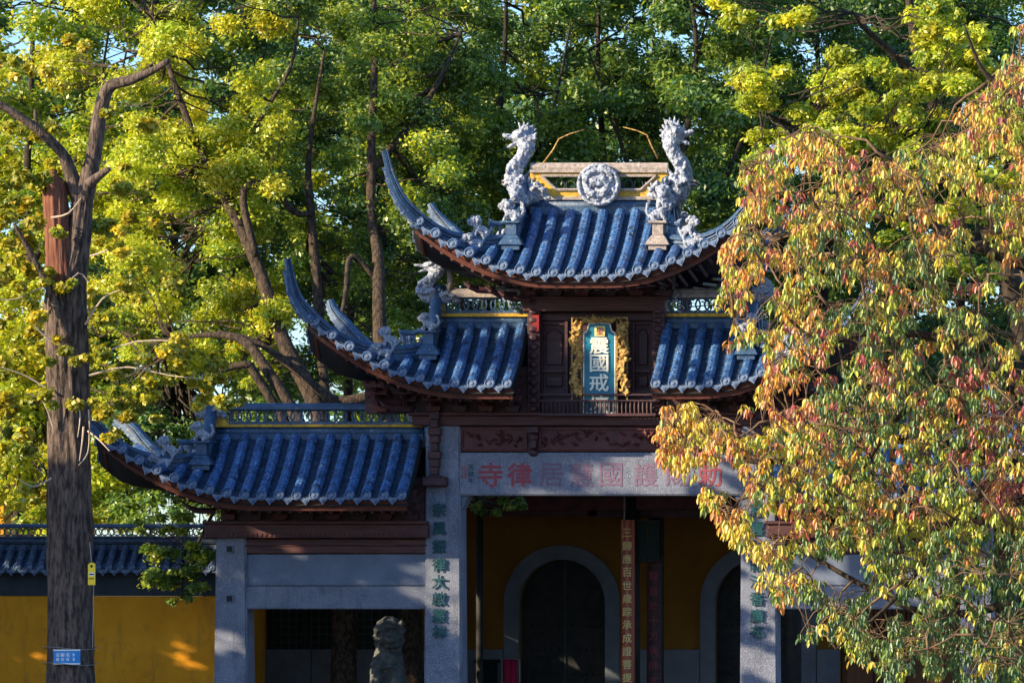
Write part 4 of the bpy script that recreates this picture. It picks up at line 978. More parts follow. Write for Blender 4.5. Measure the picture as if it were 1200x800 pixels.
# ================================================================ BOUNDARY WALL
YB = 3.0
bw = thing('boundary_wall', 'ochre plaster wall with black band and grey tiled coping left of the gate', 'wall', (-9, YB, 0))
bx0, bx1 = -24, fx(262, YB)
mb = MB(); mb.box(bx0, bx1, YB, YB + .35, 0, fz(698, YB)); mb.build('plaster_wall', M['yellow'], bw)
mb = MB(); mb.box(bx0, bx1, YB - .03, YB + .38, fz(697.6, YB), fz(674, YB)); mb.box(bx0, bx1, YB - .06, YB + .41, fz(674, YB), fz(671, YB)); mb.build('plaster_band', M['black_band'], bw)
zr_, ze_ = fz(641, YB), fz(667, YB)
mb = MB(); mb.add([(bx0, YB - .42, ze_), (bx1, YB - .42, ze_), (bx1, YB + .17, zr_), (bx0, YB + .17, zr_), (bx1, YB + .76, ze_), (bx0, YB + .76, ze_), (bx0, YB - .42, ze_ - .06), (bx1, YB - .42, ze_ - .06), (bx1, YB + .76, ze_ - .06), (bx0, YB + .76, ze_ - .06)],
  [(0, 1, 2, 3), (3, 2, 4, 5), (6, 7, 1, 0), (9, 8, 7, 6), (5, 4, 8, 9), (1, 7, 8, 4, 2), (0, 3, 5, 9, 6)]); mb.build('coping', M['coping'], bw)
rm = MB()
for i in range(4):
    a, b = i / 4, (i + 1) / 4
    rm.tube([(0, -.4 * (1 - a) if False else .4 * (a - 1), 0 + (zr_ - ze_) * a * .93), (0, .4 * (b - 1) - .0, (zr_ - ze_) * b * .93)], [.062, .052], 8)
CR = rm.mesh('coping_roll', M['coping'])
k = 0; x = bx1 - .1; far = MB()
while x > bx0:
    if k < 60:
        link('coping_roll', CR, bw, loc=(x, YB + .0, ze_ + .03)); o_ = link('end_cap', CAP, bw, loc=(x, YB - .42, ze_ + .03)); o_.scale = (.75, .75, .75)
        o_ = link('drip_tile', DRIP, bw, loc=(x - .093, YB - .43, ze_ - .01)); o_.scale = (.8, 1, .8)
    x -= .187; k += 1
# pan courses on the coping
mb = MB(); n = 9
for j in range(n):
    y0 = YB - .42 + .55 * j / n; y1 = YB - .42 + .55 * (j + 1) / n
    za, zc = ze_ + (zr_ - ze_) * (y0 - YB + .42) / .59, ze_ + (zr_ - ze_) * (y1 - YB + .42) / .59
    mb.add([(bx0, y0, za + .004), (bx1, y0, za + .004), (bx1, y0, za + .03), (bx0, y0, za + .03), (bx1, y1, zc + .008), (bx0, y1, zc + .008)], [(0, 1, 2, 3), (3, 2, 4, 5)])
mb.build('pan_tiles', M['pan'], bw, kind='stuff', fix=False)
mb = MB(); mb.box(bx0, bx1, YB + .05, YB + .29, zr_ - .05, fz(630, YB)); mb.tube([(bx0, YB + .06, fz(634, YB)), (bx1, YB + .06, fz(634, YB))], .05, 8); mb.box(bx0, bx1, YB + .02, YB + .32, fz(630, YB), fz(627.5, YB)); mb.build('ridge_moulding', M['coping'], bw)
mb = MB(); mb.box(bx0, bx1, YB - .0, YB + .34, fz(618, YB), fz(613.5, YB)); mb.build('ridge_cap', M['ridge'], bw, bevel=.01)
x = bx1 - .08; k = 0
while x > fx(-10, YB): link('lattice_ring', RING_S, bw, loc=(x, YB + .12, (fz(627.5, YB) + fz(618, YB)) / 2)); x -= .1

# far ochre building glimpsed between the trees on the left
fb = thing('ochre_building', 'far ochre building glimpsed beyond the left end of the boundary wall', 'building', (-20, 30, 0))
mb = MB(); mb.box(-30, fx(4, 30), 30, 38, 0, fz(560, 30)); mb.build('wall', M['yellow'], fb)
mb = MB(); y = 30; mb.add([(-30.5, 29.2, fz(560, 30)), (fx(8, 30), 29.2, fz(560, 30)), (fx(8, 30), 34, fz(520, 30)), (-30.5, 34, fz(520, 30)), (fx(8, 30), 38.8, fz(560, 30)), (-30.5, 38.8, fz(560, 30))], [(0, 1, 2, 3), (3, 2, 4, 5), (0, 3, 5), (1, 4, 2), (0, 5, 4, 1)]); mb.build('roof', M['pan'], fb)

# ================================================================ FOLIAGE
def leaf_mesh(name, C, D, N, L, Wd, cols, mat, fold=.0, org=Vector(), seg=1):
    """C centres, D axis, N normal (unit), L length, Wd width; one bent blade per leaf"""
    n = len(C); S_ = np.cross(D, N); S_ /= np.linalg.norm(S_, axis=1, keepdims=True) + 1e-9
    L = L[:, None]; Wd = Wd[:, None]; o = np.array(org)
    if seg == 1:
        V = np.stack([C - D * L * .5, C + S_ * Wd * .5 - D * L * .05, C + D * L * .5, C - S_ * Wd * .5 - D * L * .05], 1)
        idx = np.arange(n * 4, dtype=np.int32); npf, nf, per = 4, n, 4
    else:  # six points, two quads folded along the midrib with a drooping tip
        dr = N * L * -rng.uniform(.02, .34, (n, 1)); fold = fold * rng.uniform(.3, 1.8, (n, 1))
        V = np.stack([C - D * L * .5, C - D * L * .12 + S_ * Wd * .5 + N * Wd * fold, C + D * L * .2 + S_ * Wd * .42 + N * Wd * fold + dr * .4, C + D * L * .5 + dr,
                      C + D * L * .2 - S_ * Wd * .42 + N * Wd * fold + dr * .4, C - D * L * .12 - S_ * Wd * .5 + N * Wd * fold], 1)
        base = (np.arange(n) * 6)[:, None]; idx = (base + np.array([[0, 1, 2, 3, 0, 3, 4, 5]])).astype(np.int32).ravel(); nf = 2 * n; per = 6
    me = bpy.data.meshes.new(name); V = V.reshape(-1, 3) - o
    me.vertices.add(len(V)); me.vertices.foreach_set('co', V.ravel().astype(np.float32))
    me.loops.add(len(idx)); me.loops.foreach_set('vertex_index', idx)
    me.polygons.add(nf); me.polygons.foreach_set('loop_start', np.arange(nf, dtype=np.int32) * 4)
    me.update(calc_edges=True)
    a = me.attributes.new('leafcol', 'FLOAT_COLOR', 'FACE')
    cc = np.repeat(cols, nf // n, axis=0); cc = np.concatenate([cc, np.ones((nf, 1))], 1)
    a.data.foreach_set('color', cc.ravel().astype(np.float32)); me.materials.append(mat); return me
def unit(v): return v / (np.linalg.norm(v, axis=1, keepdims=True) + 1e-9)
def clump_leaves(clumps, per, size, aspect=.5, flat=.65, droop=.35, col_fn=None, shell=.5):
    """clumps: list of (x,y,z,r)"""
    Cc = np.array(clumps); vol = Cc[:, 3] ** 2; cnt = np.maximum(8, (per * vol / vol.mean()).astype(int))
    ids = np.repeat(np.arange(len(Cc)), cnt); n = len(ids)
    d = unit(rng.normal(size=(n, 3))); r = rng.random(n) ** shell
    # ragged: sub-sprays
    k = 34; sub = unit(rng.normal(size=(len(Cc), k, 3))) * (rng.random((len(Cc), k, 1)) ** .5) * .85
    s_ = sub[ids, rng.integers(0, k, n)]
    off = s_ + d * r[:, None] * .42
    off[:, 2] *= flat
    C = Cc[ids, :3] + off * Cc[ids, 3:4]
    N = unit(unit(off) * .5 + np.array([0, 0, .75]) + rng.normal(size=(n, 3)) * .55)
    D = rng.normal(size=(n, 3)) + unit(off) * .6; D[:, 2] -= droop; D = unit(D - N * (D * N).sum(1, keepdims=True))
    L = size * rng.uniform(.65, 1.3, n); Wd = L * aspect * rng.uniform(.8, 1.2, n)
    cols = col_fn(C, ids, n, s_)
    return C, D, N, L, Wd, cols
def limb_points(a, b, sag=.0, n=6, wob=.06):
    a, b = Vector(a), Vector(b); L = (b - a).length; out_ = []
    for i in range(n + 1):
        t = i / n; p = a.lerp(b, t); w = math.sin(math.pi * t)
        p += Vector((random.uniform(-1, 1), random.uniform(-1, 1), random.uniform(-1, 1))) * wob * L * w * .5 + Vector((0, 0, sag * L * w)); out_.append(p)
    return out_
def smooth_path(P, k=4):
    P = [Vector(p) for p in P]; o = []
    for i in range(len(P) - 1):
        p0, p1, p2, p3 = P[max(i - 1, 0)], P[i], P[i + 1], P[min(i + 2, len(P) - 1)]
        for j in range(k):
            t = j / k; o.append(.5 * ((2 * p1) + (p2 - p0) * t + (2 * p0 - 5 * p1 + 4 * p2 - p3) * t * t + (3 * p1 - p0 - 3 * p2 + p3) * t ** 3))
    return o + [P[-1]]
def bark_tube(mb, P, r, n=14, rough=.08, freq=3):
    k = 5; Q = smooth_path(P, k); m = len(P)
    rr = []
    for i in range(len(Q)):
        t = min(i / k, m - 1 - 1e-6); a = int(t); rr.append(r[a] * (1 - (t - a)) + r[min(a + 1, m - 1)] * (t - a))
    start = len(mb.v); mb.tube(Q, rr, n)
    for i in range(len(Q)):
        for j in range(n):
            v = Vector(mb.v[start + i * n + j]); d = v - Q[i]
            s = mnoise.noise(Vector((j * 1.7, i * .16, freq)) ) * 1.2 + mnoise.noise(v * 2.2) * .8
            mb.v[start + i * n + j] = tuple(Q[i] + d * (1 + rough * s))
    return Q
def tree(name, label, cat, base, trunks, clumps, per, size, col_fn, group=None, bark='bark_dark', leafm='leaf', twig='twig', aspect=.5, flat=.65, droop=.35, twr=.014, ntwig=True, wob=.1, shell=.5):
    t = thing(name, label, cat, base, group); allp = []
    for i, (P, r) in enumerate(trunks):
        mb = MB(); Q = bark_tube(mb, P, r, n=16 if r[0] > .15 else 9); mb.build('trunk' if i == 0 else 'limb', M[bark], t, smooth=True, fix=False)
        for q, j in zip(Q, range(len(Q))):
            if i or j > len(Q) * .35: allp.append(q)
    if ntwig:
        mb = MB(); A = np.array([tuple(p) for p in allp])
        for c in clumps:
            cc = np.array(c[:3]); w = A.copy(); w[:, 2] = w[:, 2]; dd = np.linalg.norm(w - cc, axis=1) + np.maximum(0, w[:, 2] - cc[2]) * .6
            j = int(dd.argmin()); a = Vector(A[j])
            L = (Vector(c[:3]) - a).length
            if L > 9: continue
            P = limb_points(a, c[:3], -.06, 6, wob); r0 = twr * (.5 + min(1.6, L * .4)); mb.tube(P, [r0 * (1 - .8 * q / 6) for q in range(7)], 6)
            for s_ in range(3):
                e = Vector(c[:3]) + Vector((random.uniform(-1, 1), random.uniform(-1, 1), random.uniform(-.5, .7))) * c[3] * .8
                mb.tube(limb_points(P[4], e, 0, 3, .15), [r0 * .3, r0 * .25, r0 * .16, r0 * .06], 4)
        mb.build('branches', M[bark], t, smooth=True, kind='stuff', fix=False)
    C, D, N, L, Wd, cols = clump_leaves(clumps, per, size, aspect, flat, droop, col_fn, shell)
    me = leaf_mesh('crown', C, D, N, L, Wd, cols, M[leafm], org=Vector(base)); link('crown', me, t)
    return t
def pal(colors, weights, var=.15, cvar=.5):
    """palette: each clump leans to one colour of the list"""
    cs = np.array(colors); w = np.array(weights, float); w /= w.sum()
    def fn(C, ids, n, sub):
        nc = ids.max() + 1; cl = rng.choice(len(cs), nc, p=w); own = rng.choice(len(cs), n, p=w)
        use = np.where(rng.random(n) < cvar, cl[ids], own)
        br = (.8 + .4 * rng.random(nc))[ids]
        return cs[use] * (1 + rng.uniform(-var, var, (n, 1))) * br[:, None]
    return fn
GREEN = [(.06, .15, .055), (.1, .2, .055), (.18, .28, .045), (.32, .4, .045)]
YGREEN = [(.18, .3, .035), (.36, .45, .035), (.54, .57, .045), (.66, .6, .055)]
GINK = [(.30, .32, .03), (.45, .42, .03), (.58, .46, .03), (.2, .27, .03)]

def clumps_in(boxes, seed):
    """boxes: (px0,px1,py0,py1,Y0,Y1,count,rmin,rmax)"""
    rd = random.Random(seed); o = []
    for x0, x1, y0, y1, Y0, Y1, n, r0, r1 in boxes:
        for i in range(n):
            p = W(rd.uniform(x0, x1), rd.uniform(y0, y1), rd.uniform(Y0, Y1)); o.append((p.x, p.y, p.z, rd.uniform(r0, r1)))
    return o
def drop_gaps(cl, gaps, p=1.0):
    o = []
    for c in cl:
        d = (c[1] - CAMY) / 5920; px = (c[0] - CAMX) / d + 1586; py = 772 - (c[2] - CAMZ) / d
        if any((px - gx) ** 2 + (py - gy) ** 2 < (gr + 2) ** 2 for gx, gy, gr in gaps): continue
        o.append(c)
    return o
GAPS = [(130, 60, 28), (60, 50, 18), (235, 18, 16), (370, 45, 22), (30, 5, 22), (470, 8, 12), (535, 40, 22), (650, 60, 20), (620, 15, 16), (760, 60, 16), (345, 150, 12), (505, 185, 8), (800, 45, 16), (850, 110, 16), (300, 205, 10), (1180, 20, 14), (940, 60, 12), (700, 25, 12), (340, 230, 9), (180, 95, 10), (830, 30, 12)]

def T(path, Y0, Y1=None):   # path of (px,py) at depths running Y0->Y1
    Y1 = Y0 if Y1 is None else Y1; n = len(path) - 1
    return [W(x, y, Y0 + (Y1 - Y0) * i / n) for i, (x, y) in enumerate(path)]
def base_of(P): return (P[0].x, P[0].y, 0)

bgroup = 'camphor trees rising behind the gate'
# A : big leaning camphor behind the lower left roof (trunk seen in the left bay)
PA = T([(404, 893), (402, 800), (403, 715), (398, 600), (372, 480), (332, 400), (302, 312), (268, 240), (240, 190), (205, 100), (180, 20)], 4.5, 9)
LA1 = T([(398, 600), (350, 495), (307, 424), (283, 398), (245, 392), (205, 398)], 5, 6); LA2 = T([(300, 300), (285, 225), (322, 216), (333, 235), (348, 250), (368, 250)], 7, 8)
LA3 = T([(350, 520), (300, 440), (289, 427), (255, 436), (232, 452)], 5.2, 5); LA4 = T([(268, 240), (300, 150), (340, 80), (350, 20)], 8, 8)
cl = drop_gaps(clumps_in([(120, 330, -60, 430, 6, 13, 130, .6, 1.05), (180, 330, 380, 450, 5, 9, 12, .35, .55), (60, 200, 60, 480, 9, 13, 46, .5, .8)], 1), GAPS)
tree('camphor_tree', 'leaning camphor tree, thick dark trunk slanting left above the lowest left roof', 'tree', base_of(PA), [(PA, [.26, .22, .2, .19, .16, .125, .105, .09, .075, .05, .02]), (LA1, [.12, .11, .09, .075, .05, .02]), (LA2, [.07, .065, .06, .06, .055, .04]), (LA3, [.09, .075, .065, .05, .03]), (LA4, [.06, .045, .03, .015])],
     cl, 860, .085, pal(YGREEN, [2, 4, 4, 2]), bgroup, bark='bark_brown')
# B
PB = T([(482, 893), (481, 800), (480, 715), (470, 600), (452, 480), (445, 380), (443, 300), (435, 250), (436, 150), (440, 30), (430, -60)], 4.2, 10)
LB1 = T([(450, 460), (400, 470), (375, 457), (330, 420), (292, 397), (255, 388)], 6, 6); LB2 = T([(379, 470), (379, 442), (371, 330), (364, 247), (362, 180), (380, 60)], 7, 9)
LB3 = T([(443, 330), (412, 300), (405, 345), (398, 380)], 7.5, 7); LB4 = T([(436, 200), (500, 120), (540, 40)], 9, 11)
cl = drop_gaps(clumps_in([(330, 560, -60, 330, 8, 14, 130, .6, 1.05), (380, 500, 300, 430, 9, 13, 22, .4, .6)], 2), GAPS)
tree('camphor_tree', 'upright camphor tree, dark trunk directly behind the middle left roof', 'tree', base_of(PB), [(PB, [.26, .22, .2, .18, .15, .12, .1, .085, .07, .05, .02]), (LB1, [.1, .09, .08, .065, .045, .02]), (LB2, [.1, .09, .085, .075, .05, .02]), (LB3, [.055, .05, .045, .02]), (LB4, [.07, .05, .02])],
     cl, 820, .088, pal(GREEN + [YGREEN[2]], [2, 4, 4, 3, 2]), bgroup, bark='bark_brown')
# further trees
def back_tree(px, Y, boxes, seed, label, colf, lean=0, r=.13, per=600, size=.115, fork=True):
    w_ = lambda: random.uniform(-9, 9)
    P = T([(px, 772 + 1.6 * 5920 / (Y + 80)), (px + lean * .2 + w_(), 600), (px + lean * .5 + w_(), 400), (px + lean * .8 + w_(), 220), (px + lean + 2 * w_(), 60), (px + lean * 1.1 + 2 * w_(), -60)], Y)
    tr = [(P, [r, r * .85, r * .7, r * .55, r * .35, r * .12])]
    if fork:
        tr += [(T([(px + lean * .5, 420), (px + lean * .5 - 45, 300), (px + lean * .5 - 70, 180), (px - 110, 60)], Y, Y + 1), [r * .5, r * .4, r * .3, r * .1]),
               (T([(px + lean * .6, 330), (px + lean * .5 + 40, 230), (px + lean * .5 + 80, 130), (px + 110, 20)], Y, Y - 1), [r * .5, r * .38, r * .25, r * .1])]
    tree('camphor_tree', label, 'tree', base_of(P), tr, drop_gaps(clumps_in(boxes, seed), GAPS), per, size, colf, bgroup)
back_tree(20, 15, [(-60, 130, -60, 600, 12, 18, 120, .8, 1.3), (-60, 150, 520, 660, 8, 12, 50, .5, .9)], 11, 'yellow green tree filling the upper left corner behind the ginkgo', pal(YGREEN, [2, 4, 4, 2]), lean=20)
back_tree(215, 17, [(90, 320, -60, 560, 14, 20, 110, .8, 1.3), (110, 330, 480, 660, 8, 12, 60, .5, .9), (190, 330, 560, 650, 8, 10, 26, .4, .7)], 12, 'green tree far behind the boundary wall left of the lowest roof', pal(GREEN, [3, 4, 3, 1]), lean=-20)
back_tree(405, 21, [(300, 500, -60, 470, 18, 24, 120, .8, 1.3)], 13, 'deep green tree in the gap between lowest and middle left roofs', pal(GREEN, [4, 4, 2, 1]), lean=20)
back_tree(560, 15, [(480, 680, -60, 330, 12, 19, 130, .75, 1.2)], 14, 'dark green tree behind the left dragon of the top roof', pal(GREEN, [2, 4, 4, 3]), lean=15)
back_tree(720, 17, [(640, 800, -60, 330, 14, 20, 100, .75, 1.2)], 15, 'dark green tree behind the middle of the top ridge', pal(GREEN, [3, 5, 4, 2]), lean=-10)
back_tree(800, 14, [(780, 900, -60, 330, 12, 18, 80, .75, 1.2)], 16, 'dark trunked tree directly behind the right dragon of the top roof', pal(GREEN, [3, 5, 4, 2]), lean=3)
back_tree(960, 18, [(870, 1080, -60, 420, 15, 22, 110, .8, 1.3)], 17, 'deep green tree behind the lit yellow green tree at right', pal(GREEN, [5, 5, 2, 1]), lean=10)
back_tree(1120, 18, [(1040, 1260, -60, 760, 15, 22, 150, .8, 1.3)], 18, 'shaded green tree behind the autumn tree at the right edge', pal(GREEN, [5, 5, 3, 1]), lean=10)
for px, seed, lab in ((60, 61, 'faint far tree behind the upper left corner trees'), (330, 62, 'far tree filling the sky behind the leaning camphor'), (560, 63, 'far tree behind the tip of the top roof'), (760, 64, 'far tree between the two ridge dragons'), (960, 65, 'far tree behind the upper right foliage'), (1150, 66, 'far tree behind the right edge foliage')):
    back_tree(px, 32, [(px - 150, px + 150, -60, 520, 28, 38, 115, 1.1, 1.7)], seed, lab, pal(GREEN, [3, 4, 3, 2]), per=380, size=.2, r=.08, fork=False)
# lit yellow green tree upper right
PR = T([(1240, 880), (1230, 600), (1190, 350), (1130, 200), (1080, 80), (1060, -40)], 3)
LR1 = T([(1150, 240), (1060, 190), (960, 160), (890, 130)], 2, 0); LR2 = T([(1090, 100), (1020, 40), (1000, 15)], 2.5, 1)
cl = clumps_in([(870, 1000, 85, 190, -2, 1, 26, .3, .5), (960, 1110, 60, 200, -2, 2, 34, .3, .55), (1050, 1160, 0, 120, -2, 2, 26, .35, .55), (840, 960, -30, 30, 0, 2, 12, .3, .45), (960, 1200, 120, 320, 0, 4, 34, .35, .6), (1130, 1200, 60, 180, -1, 2, 12, .3, .5)], 31)
tree('camphor_tree', 'sunlit yellow green tree overhanging from the upper right above the autumn leaves', 'tree', base_of(PR), [(PR, [.28, .25, .2, .16, .1, .04]), (LR1, [.1, .08, .05, .02]), (LR2, [.08, .05, .02])], cl, 560, .095, pal(YGREEN, [2, 4, 4, 2]), bgroup)
# low leafy shoots beside the outer left pillar and under the lintel
def shoot(name, label, boxes, root, seed, colf, per=150, size=.085):
    P = T(root, 1.6, 1.0); tree(name, label, 'branch', tuple(P[0]), [(P, [.03, .025, .02, .01])], clumps_in(boxes, seed), per, size, colf, twr=.012)
shoot('leafy_branch', 'small green leafy branch hanging beside the outer left pillar over the wall coping', [(172, 250, 636, 690, .8, 1.5, 26, .2, .32), (200, 230, 690, 705, .9, 1.2, 5, .14, .2), (150, 215, 595, 628, .8, 1.5, 9, .14, .24)], [(250, 600), (230, 640), (215, 670), (213, 700)], 41, pal(GREEN + [YGREEN[2]], [2, 3, 4, 3, 2]))
shoot('leafy_branch', 'dark green leafy tuft hanging under the left end of the long lintel', [(545, 612, 578, 600, .6, 1.2, 16, .14, .22)], [(545, 560), (565, 585), (585, 590), (600, 592)], 42, pal(GREEN, [4, 3, 2, 2]), per=150)

# ---- ginkgo
YG = -7
gk = thing('ginkgo_tree', 'tall furrowed ginkgo trunk with a sawn off limb and sparse yellow leaves', 'tree', (fx(82, YG), YG, 0))
mb = MB(); PT = T([(85, 900), (84, 800), (82, 700), (81, 600), (80, 500), (78, 400), (78, 345), (90, 290), (95, 255), (97, 225)], YG)
def furrow(mb, P, r, n, amp):
    k = 12; Q = smooth_path(P, k); m = len(P); st = len(mb.v); rr = []
    for i in range(len(Q)):
        t = min(i / k, m - 1 - 1e-6); a = int(t); rr.append(r[a] * (1 - (t - a)) + r[min(a + 1, m - 1)] * (t - a))
    mb.tube(Q, rr, n)
    for i in range(len(Q)):
        for j in range(n):
            v = Vector(mb.v[st + i * n + j]); d = v - Q[i]; th = 2 * math.pi * j / n
            q = Vector((math.cos(th) * 3.6, math.sin(th) * 3.6, Q[i].z * .55))
            s = abs(mnoise.noise(q)) * 2.2 + abs(mnoise.noise(q * 2.3 + Vector((5, 2, 1)))) * 1.2 - .9
            mb.v[st + i * n + j] = tuple(Q[i] + d * (1 + amp * s + .06 * mnoise.noise(Vector((math.cos(th), math.sin(th), Q[i].z * .4)))))
furrow(mb, PT, [.36, .335, .32, .305, .3, .29, .27, .18, .155, .145], 90, .13); mb.build('trunk', M['bark_grey'], gk, smooth=True, fix=False)
mb = MB(); furrow(mb, T([(74, 345), (70, 310), (67, 260), (64, 214), (68, 206)], YG - .08), [.2, .19, .18, .17, .1], 60, .16); mb.build('sawn_limb', M['bark_red'], gk, smooth=True, fix=False)
for P, r in ((T([(96, 240), (108, 190), (118, 130), (128, 102), (150, 95), (175, 85), (198, 71)], YG, YG - .5), [.14, .115, .1, .085, .07, .055, .04]),
             (T([(94, 240), (78, 190), (62, 168), (30, 142), (-10, 118), (-60, 100)], YG, YG - .6), [.12, .09, .075, .06, .055, .04]),
             (T([(80, 400), (60, 345), (38, 300), (16, 262)], YG - .25, YG - .7), [.06, .055, .04, .02]),
             (T([(104, 215), (118, 205), (128, 198)], YG - .1, YG - .2), [.09, .06, .04]),
             (T([(44, 155), (42, 140), (41, 128)], YG - .3), [.035, .03, .02])):
    mb = MB(); bark_tube(mb, P, r, 14, .12); mb.build('limb', M['bark_grey'], gk, smooth=True, fix=False)
mb = MB(); rd = random.Random(8)
for P in ([(104, 330), (92, 320), (75, 338)], [(104, 480), (105, 500), (103, 530), (92, 545)], [(103, 505), (116, 515), (128, 528)], [(92, 470), (94, 490), (91, 512)], [(60, 255), (80, 250), (95, 232)], [(100, 380), (120, 350), (140, 340)], [(98, 500), (96, 520), (93, 540)], [(60, 400), (40, 380), (36, 356)], [(106, 300), (130, 290), (150, 262)], [(62, 500), (50, 470), (30, 460)], [(104, 440), (150, 430), (200, 440), (250, 445)], [(60, 330), (20, 350), (-10, 350)], [(105, 420), (160, 400), (215, 400)], [(62, 460), (30, 440), (0, 430)], [(60, 560), (40, 570), (20, 560)]):
    Pw = smooth_path(T(P, YG - .35, YG - .6), 3); mb.tube(Pw, [.016 - .012 * i / len(Pw) for i in range(len(Pw))], 5)
mb.build('twigs', M['pale_twig'], gk, kind='stuff', fix=False)
def gcl(sp, seed):
    rd = random.Random(seed); o = []
    for px, py, rr_, n in sp:
        for i in range(n):
            a = rd.uniform(0, 6.28); q = rr_ * math.sqrt(rd.random()); p = W(px + q * 1.3 * math.cos(a), py + q * .8 * math.sin(a), YG + rd.uniform(-1.4, 1.4)); o.append((p.x, p.y, p.z, rd.uniform(.16, .3)))
    return o
spots = [(20, 260, 34, 10), (15, 330, 36, 10), (30, 400, 40, 12), (20, 460, 34, 10), (45, 225, 24, 5), (55, 330, 22, 4), (75, 270, 16, 3), (140, 270, 34, 10), (170, 330, 36, 8), (130, 390, 34, 10), (200, 420, 40, 12), (150, 440, 30, 8), (240, 440, 34, 10), (120, 470, 26, 7), (255, 465, 24, 6), (95, 420, 22, 4), (30, 200, 34, 8), (60, 140, 30, 5), (20, 170, 30, 6), (40, 575, 16, 4), (20, 520, 26, 5), (70, 470, 18, 2), (160, 480, 26, 6), (185, 460, 24, 5), (90, 340, 16, 2), (110, 350, 16, 3), (20, 90, 30, 5), (150, 210, 30, 5), (85, 60, 26, 3), (150, 140, 28, 3), (-40, 300, 60, 14), (35, 590, 10, 2), (125, 505, 12, 2)]
C, D, N, L, Wd, cols = clump_leaves(gcl(spots, 5), 210, .075, .95, .7, .5, pal(GINK, [4, 5, 3, 3]))
link('crown', leaf_mesh('crown', C, D, N, L, Wd, cols, M['leaf_ginkgo'], org=Vector((fx(82, YG), YG, 0))), gk)

# plates on the ginkgo
Yt = YG - .36
pt = thing('blue_tree_plate', 'small blue plate with white lettering wired to the ginkgo trunk', 'sign', (fx(77, Yt), Yt, fz(778, Yt)))
xa, xb = fx(61.5, Yt), fx(93, Yt); za, zb = fz(778, Yt), fz(760.5, Yt)
def bent(xa, xb, za, zb, Y, bulge, name, mat, parent, t=.006):
    mb = MB(); n = 9
    for q in (0, t): mb.grid(n, 2, lambda i, j: (xa + (xb - xa) * i / (n - 1), Y + q + bulge * ((i / (n - 1) - .5) * 2) ** 2, (za, zb)[j]))
    return mb.build(name, mat, parent, fix=False)
bent(xa, xb, za, zb, Yt, .05, 'plate', M['sign_blue'], pt); bent(xa, xb, zb - .018, zb, Yt - .004, .05, 'plate_edge', M['white'], pt); bent(xa, xb, za, za + .018, Yt - .004, .05, 'plate_edge', M['white'], pt)
write('古樹名木', [Vector((xa + .07 + .075 * i, Yt - .006 + .02 * abs(i - 1.5) / 1.5, (za + zb) / 2 + .03)) for i in range(4)], .055, M['white'], pt, thick=.004)
write('銀杏保護', [Vector((xa + .07 + .075 * i, Yt - .006 + .02 * abs(i - 1.5) / 1.5, (za + zb) / 2 - .035)) for i in range(4)], .045, M['white'], pt, thick=.004)
for z in (fz(759, Yt), fz(777.5, Yt)):
    mb = MB(); cxx = fx(82.5, YG); mb.tube([(cxx + .375 * math.cos(a), YG + .375 * math.sin(a) * (1.0), z + .02 * math.sin(a * 2)) for a in [i * 2 * math.pi / 24 for i in range(25)]], .005, 5); mb.build('wire', M['wire'], pt)
Yy = YG - .25; yt = thing('yellow_tag', 'narrow yellow tag hanging on a cord at the right side of the ginkgo trunk', 'tag', (fx(107, Yy), Yy, fz(685, Yy)))
mb = MB(); xa, xb, za, zb = fx(103, Yy), fx(111.5, Yy), fz(685, Yy), fz(659, Yy)
mb.prism([(xa + .0, za), (xb, za), (xb, zb - .02), (xb - .02, zb), (xa + .03, zb), (xa, zb - .03)], Yy, Yy + .02); mb.build('tag_card', M['sign_yellow'], yt)
mb = MB(); mb.box(xa + .015, xb - .01, Yy - .004, Yy, za + .13, za + .18); mb.build('print_band', M['white'], yt)
mb = MB(); mb.box(xa + .02, xb - .015, Yy - .007, Yy - .004, za + .145, za + .165); mb.ball(((xa + xb) / 2, Yy, zb - .05), (.02, .006, .02)); mb.box(xa + .01, xb - .02, Yy - .004, Yy, za + .085, za + .1); mb.build('print_mark', M['black'], yt)
mb = MB(); mb.tube([((xa + xb) / 2, Yy, zb), (fx(105, Yy), Yy, zb + .3)], .005, 5); mb.tube([(xb - .02, Yy, za), (fx(109, Yy), Yy - .03, za - .9)], .006, 5); mb.build('cord', M['wire'], yt)

# ---- autumn tree in front at right: whorls of drooping leaves
YA = -11
ab = Vector((fx(1300, YA), YA, 0))
at_ = thing('autumn_tree', 'autumn tree with drooping red, orange, yellow and green leaves in front of the gate', 'tree', tuple(ab))
TR = [(T([(1300, 930), (1290, 700), (1275, 500), (1250, 330), (1230, 180), (1215, 40), (1200, -80)], YA), [.24, .21, .18, .15, .12, .08, .04]),
      (T([(1275, 520), (1200, 470), (1110, 400), (1020, 390), (960, 400), (900, 350)], YA, YA - 1), [.1, .08, .06, .045, .03, .012]),
      (T([(1250, 330), (1170, 300), (1080, 260), (1000, 250), (930, 220)], YA, YA + 1), [.09, .07, .05, .03, .012]),
      (T([(1285, 600), (1180, 540), (1060, 515), (950, 530), (880, 540), (800, 500)], YA, YA + .5), [.1, .08, .06, .05, .035, .012]),
      (T([(1285, 650), (1200, 700), (1100, 720), (1020, 690), (930, 640), (900, 640)], YA, YA + 1), [.09, .07, .05, .04, .025, .01]),
      (T([(1290, 700), (1210, 540), (1130, 600), (1050, 700), (980, 760)], YA, YA - 1), [.08, .06, .05, .03, .012]),
      (T([(1230, 180), (1180, 110), (1150, 80), (1130, 30)], YA, YA - .5), [.07, .05, .03, .012]),
      (T([(1180, 540), (1080, 470), (1000, 560), (930, 620), (900, 700)], YA - .6, YA - .6), [.05, .04, .035, .025, .01])]
apts = []
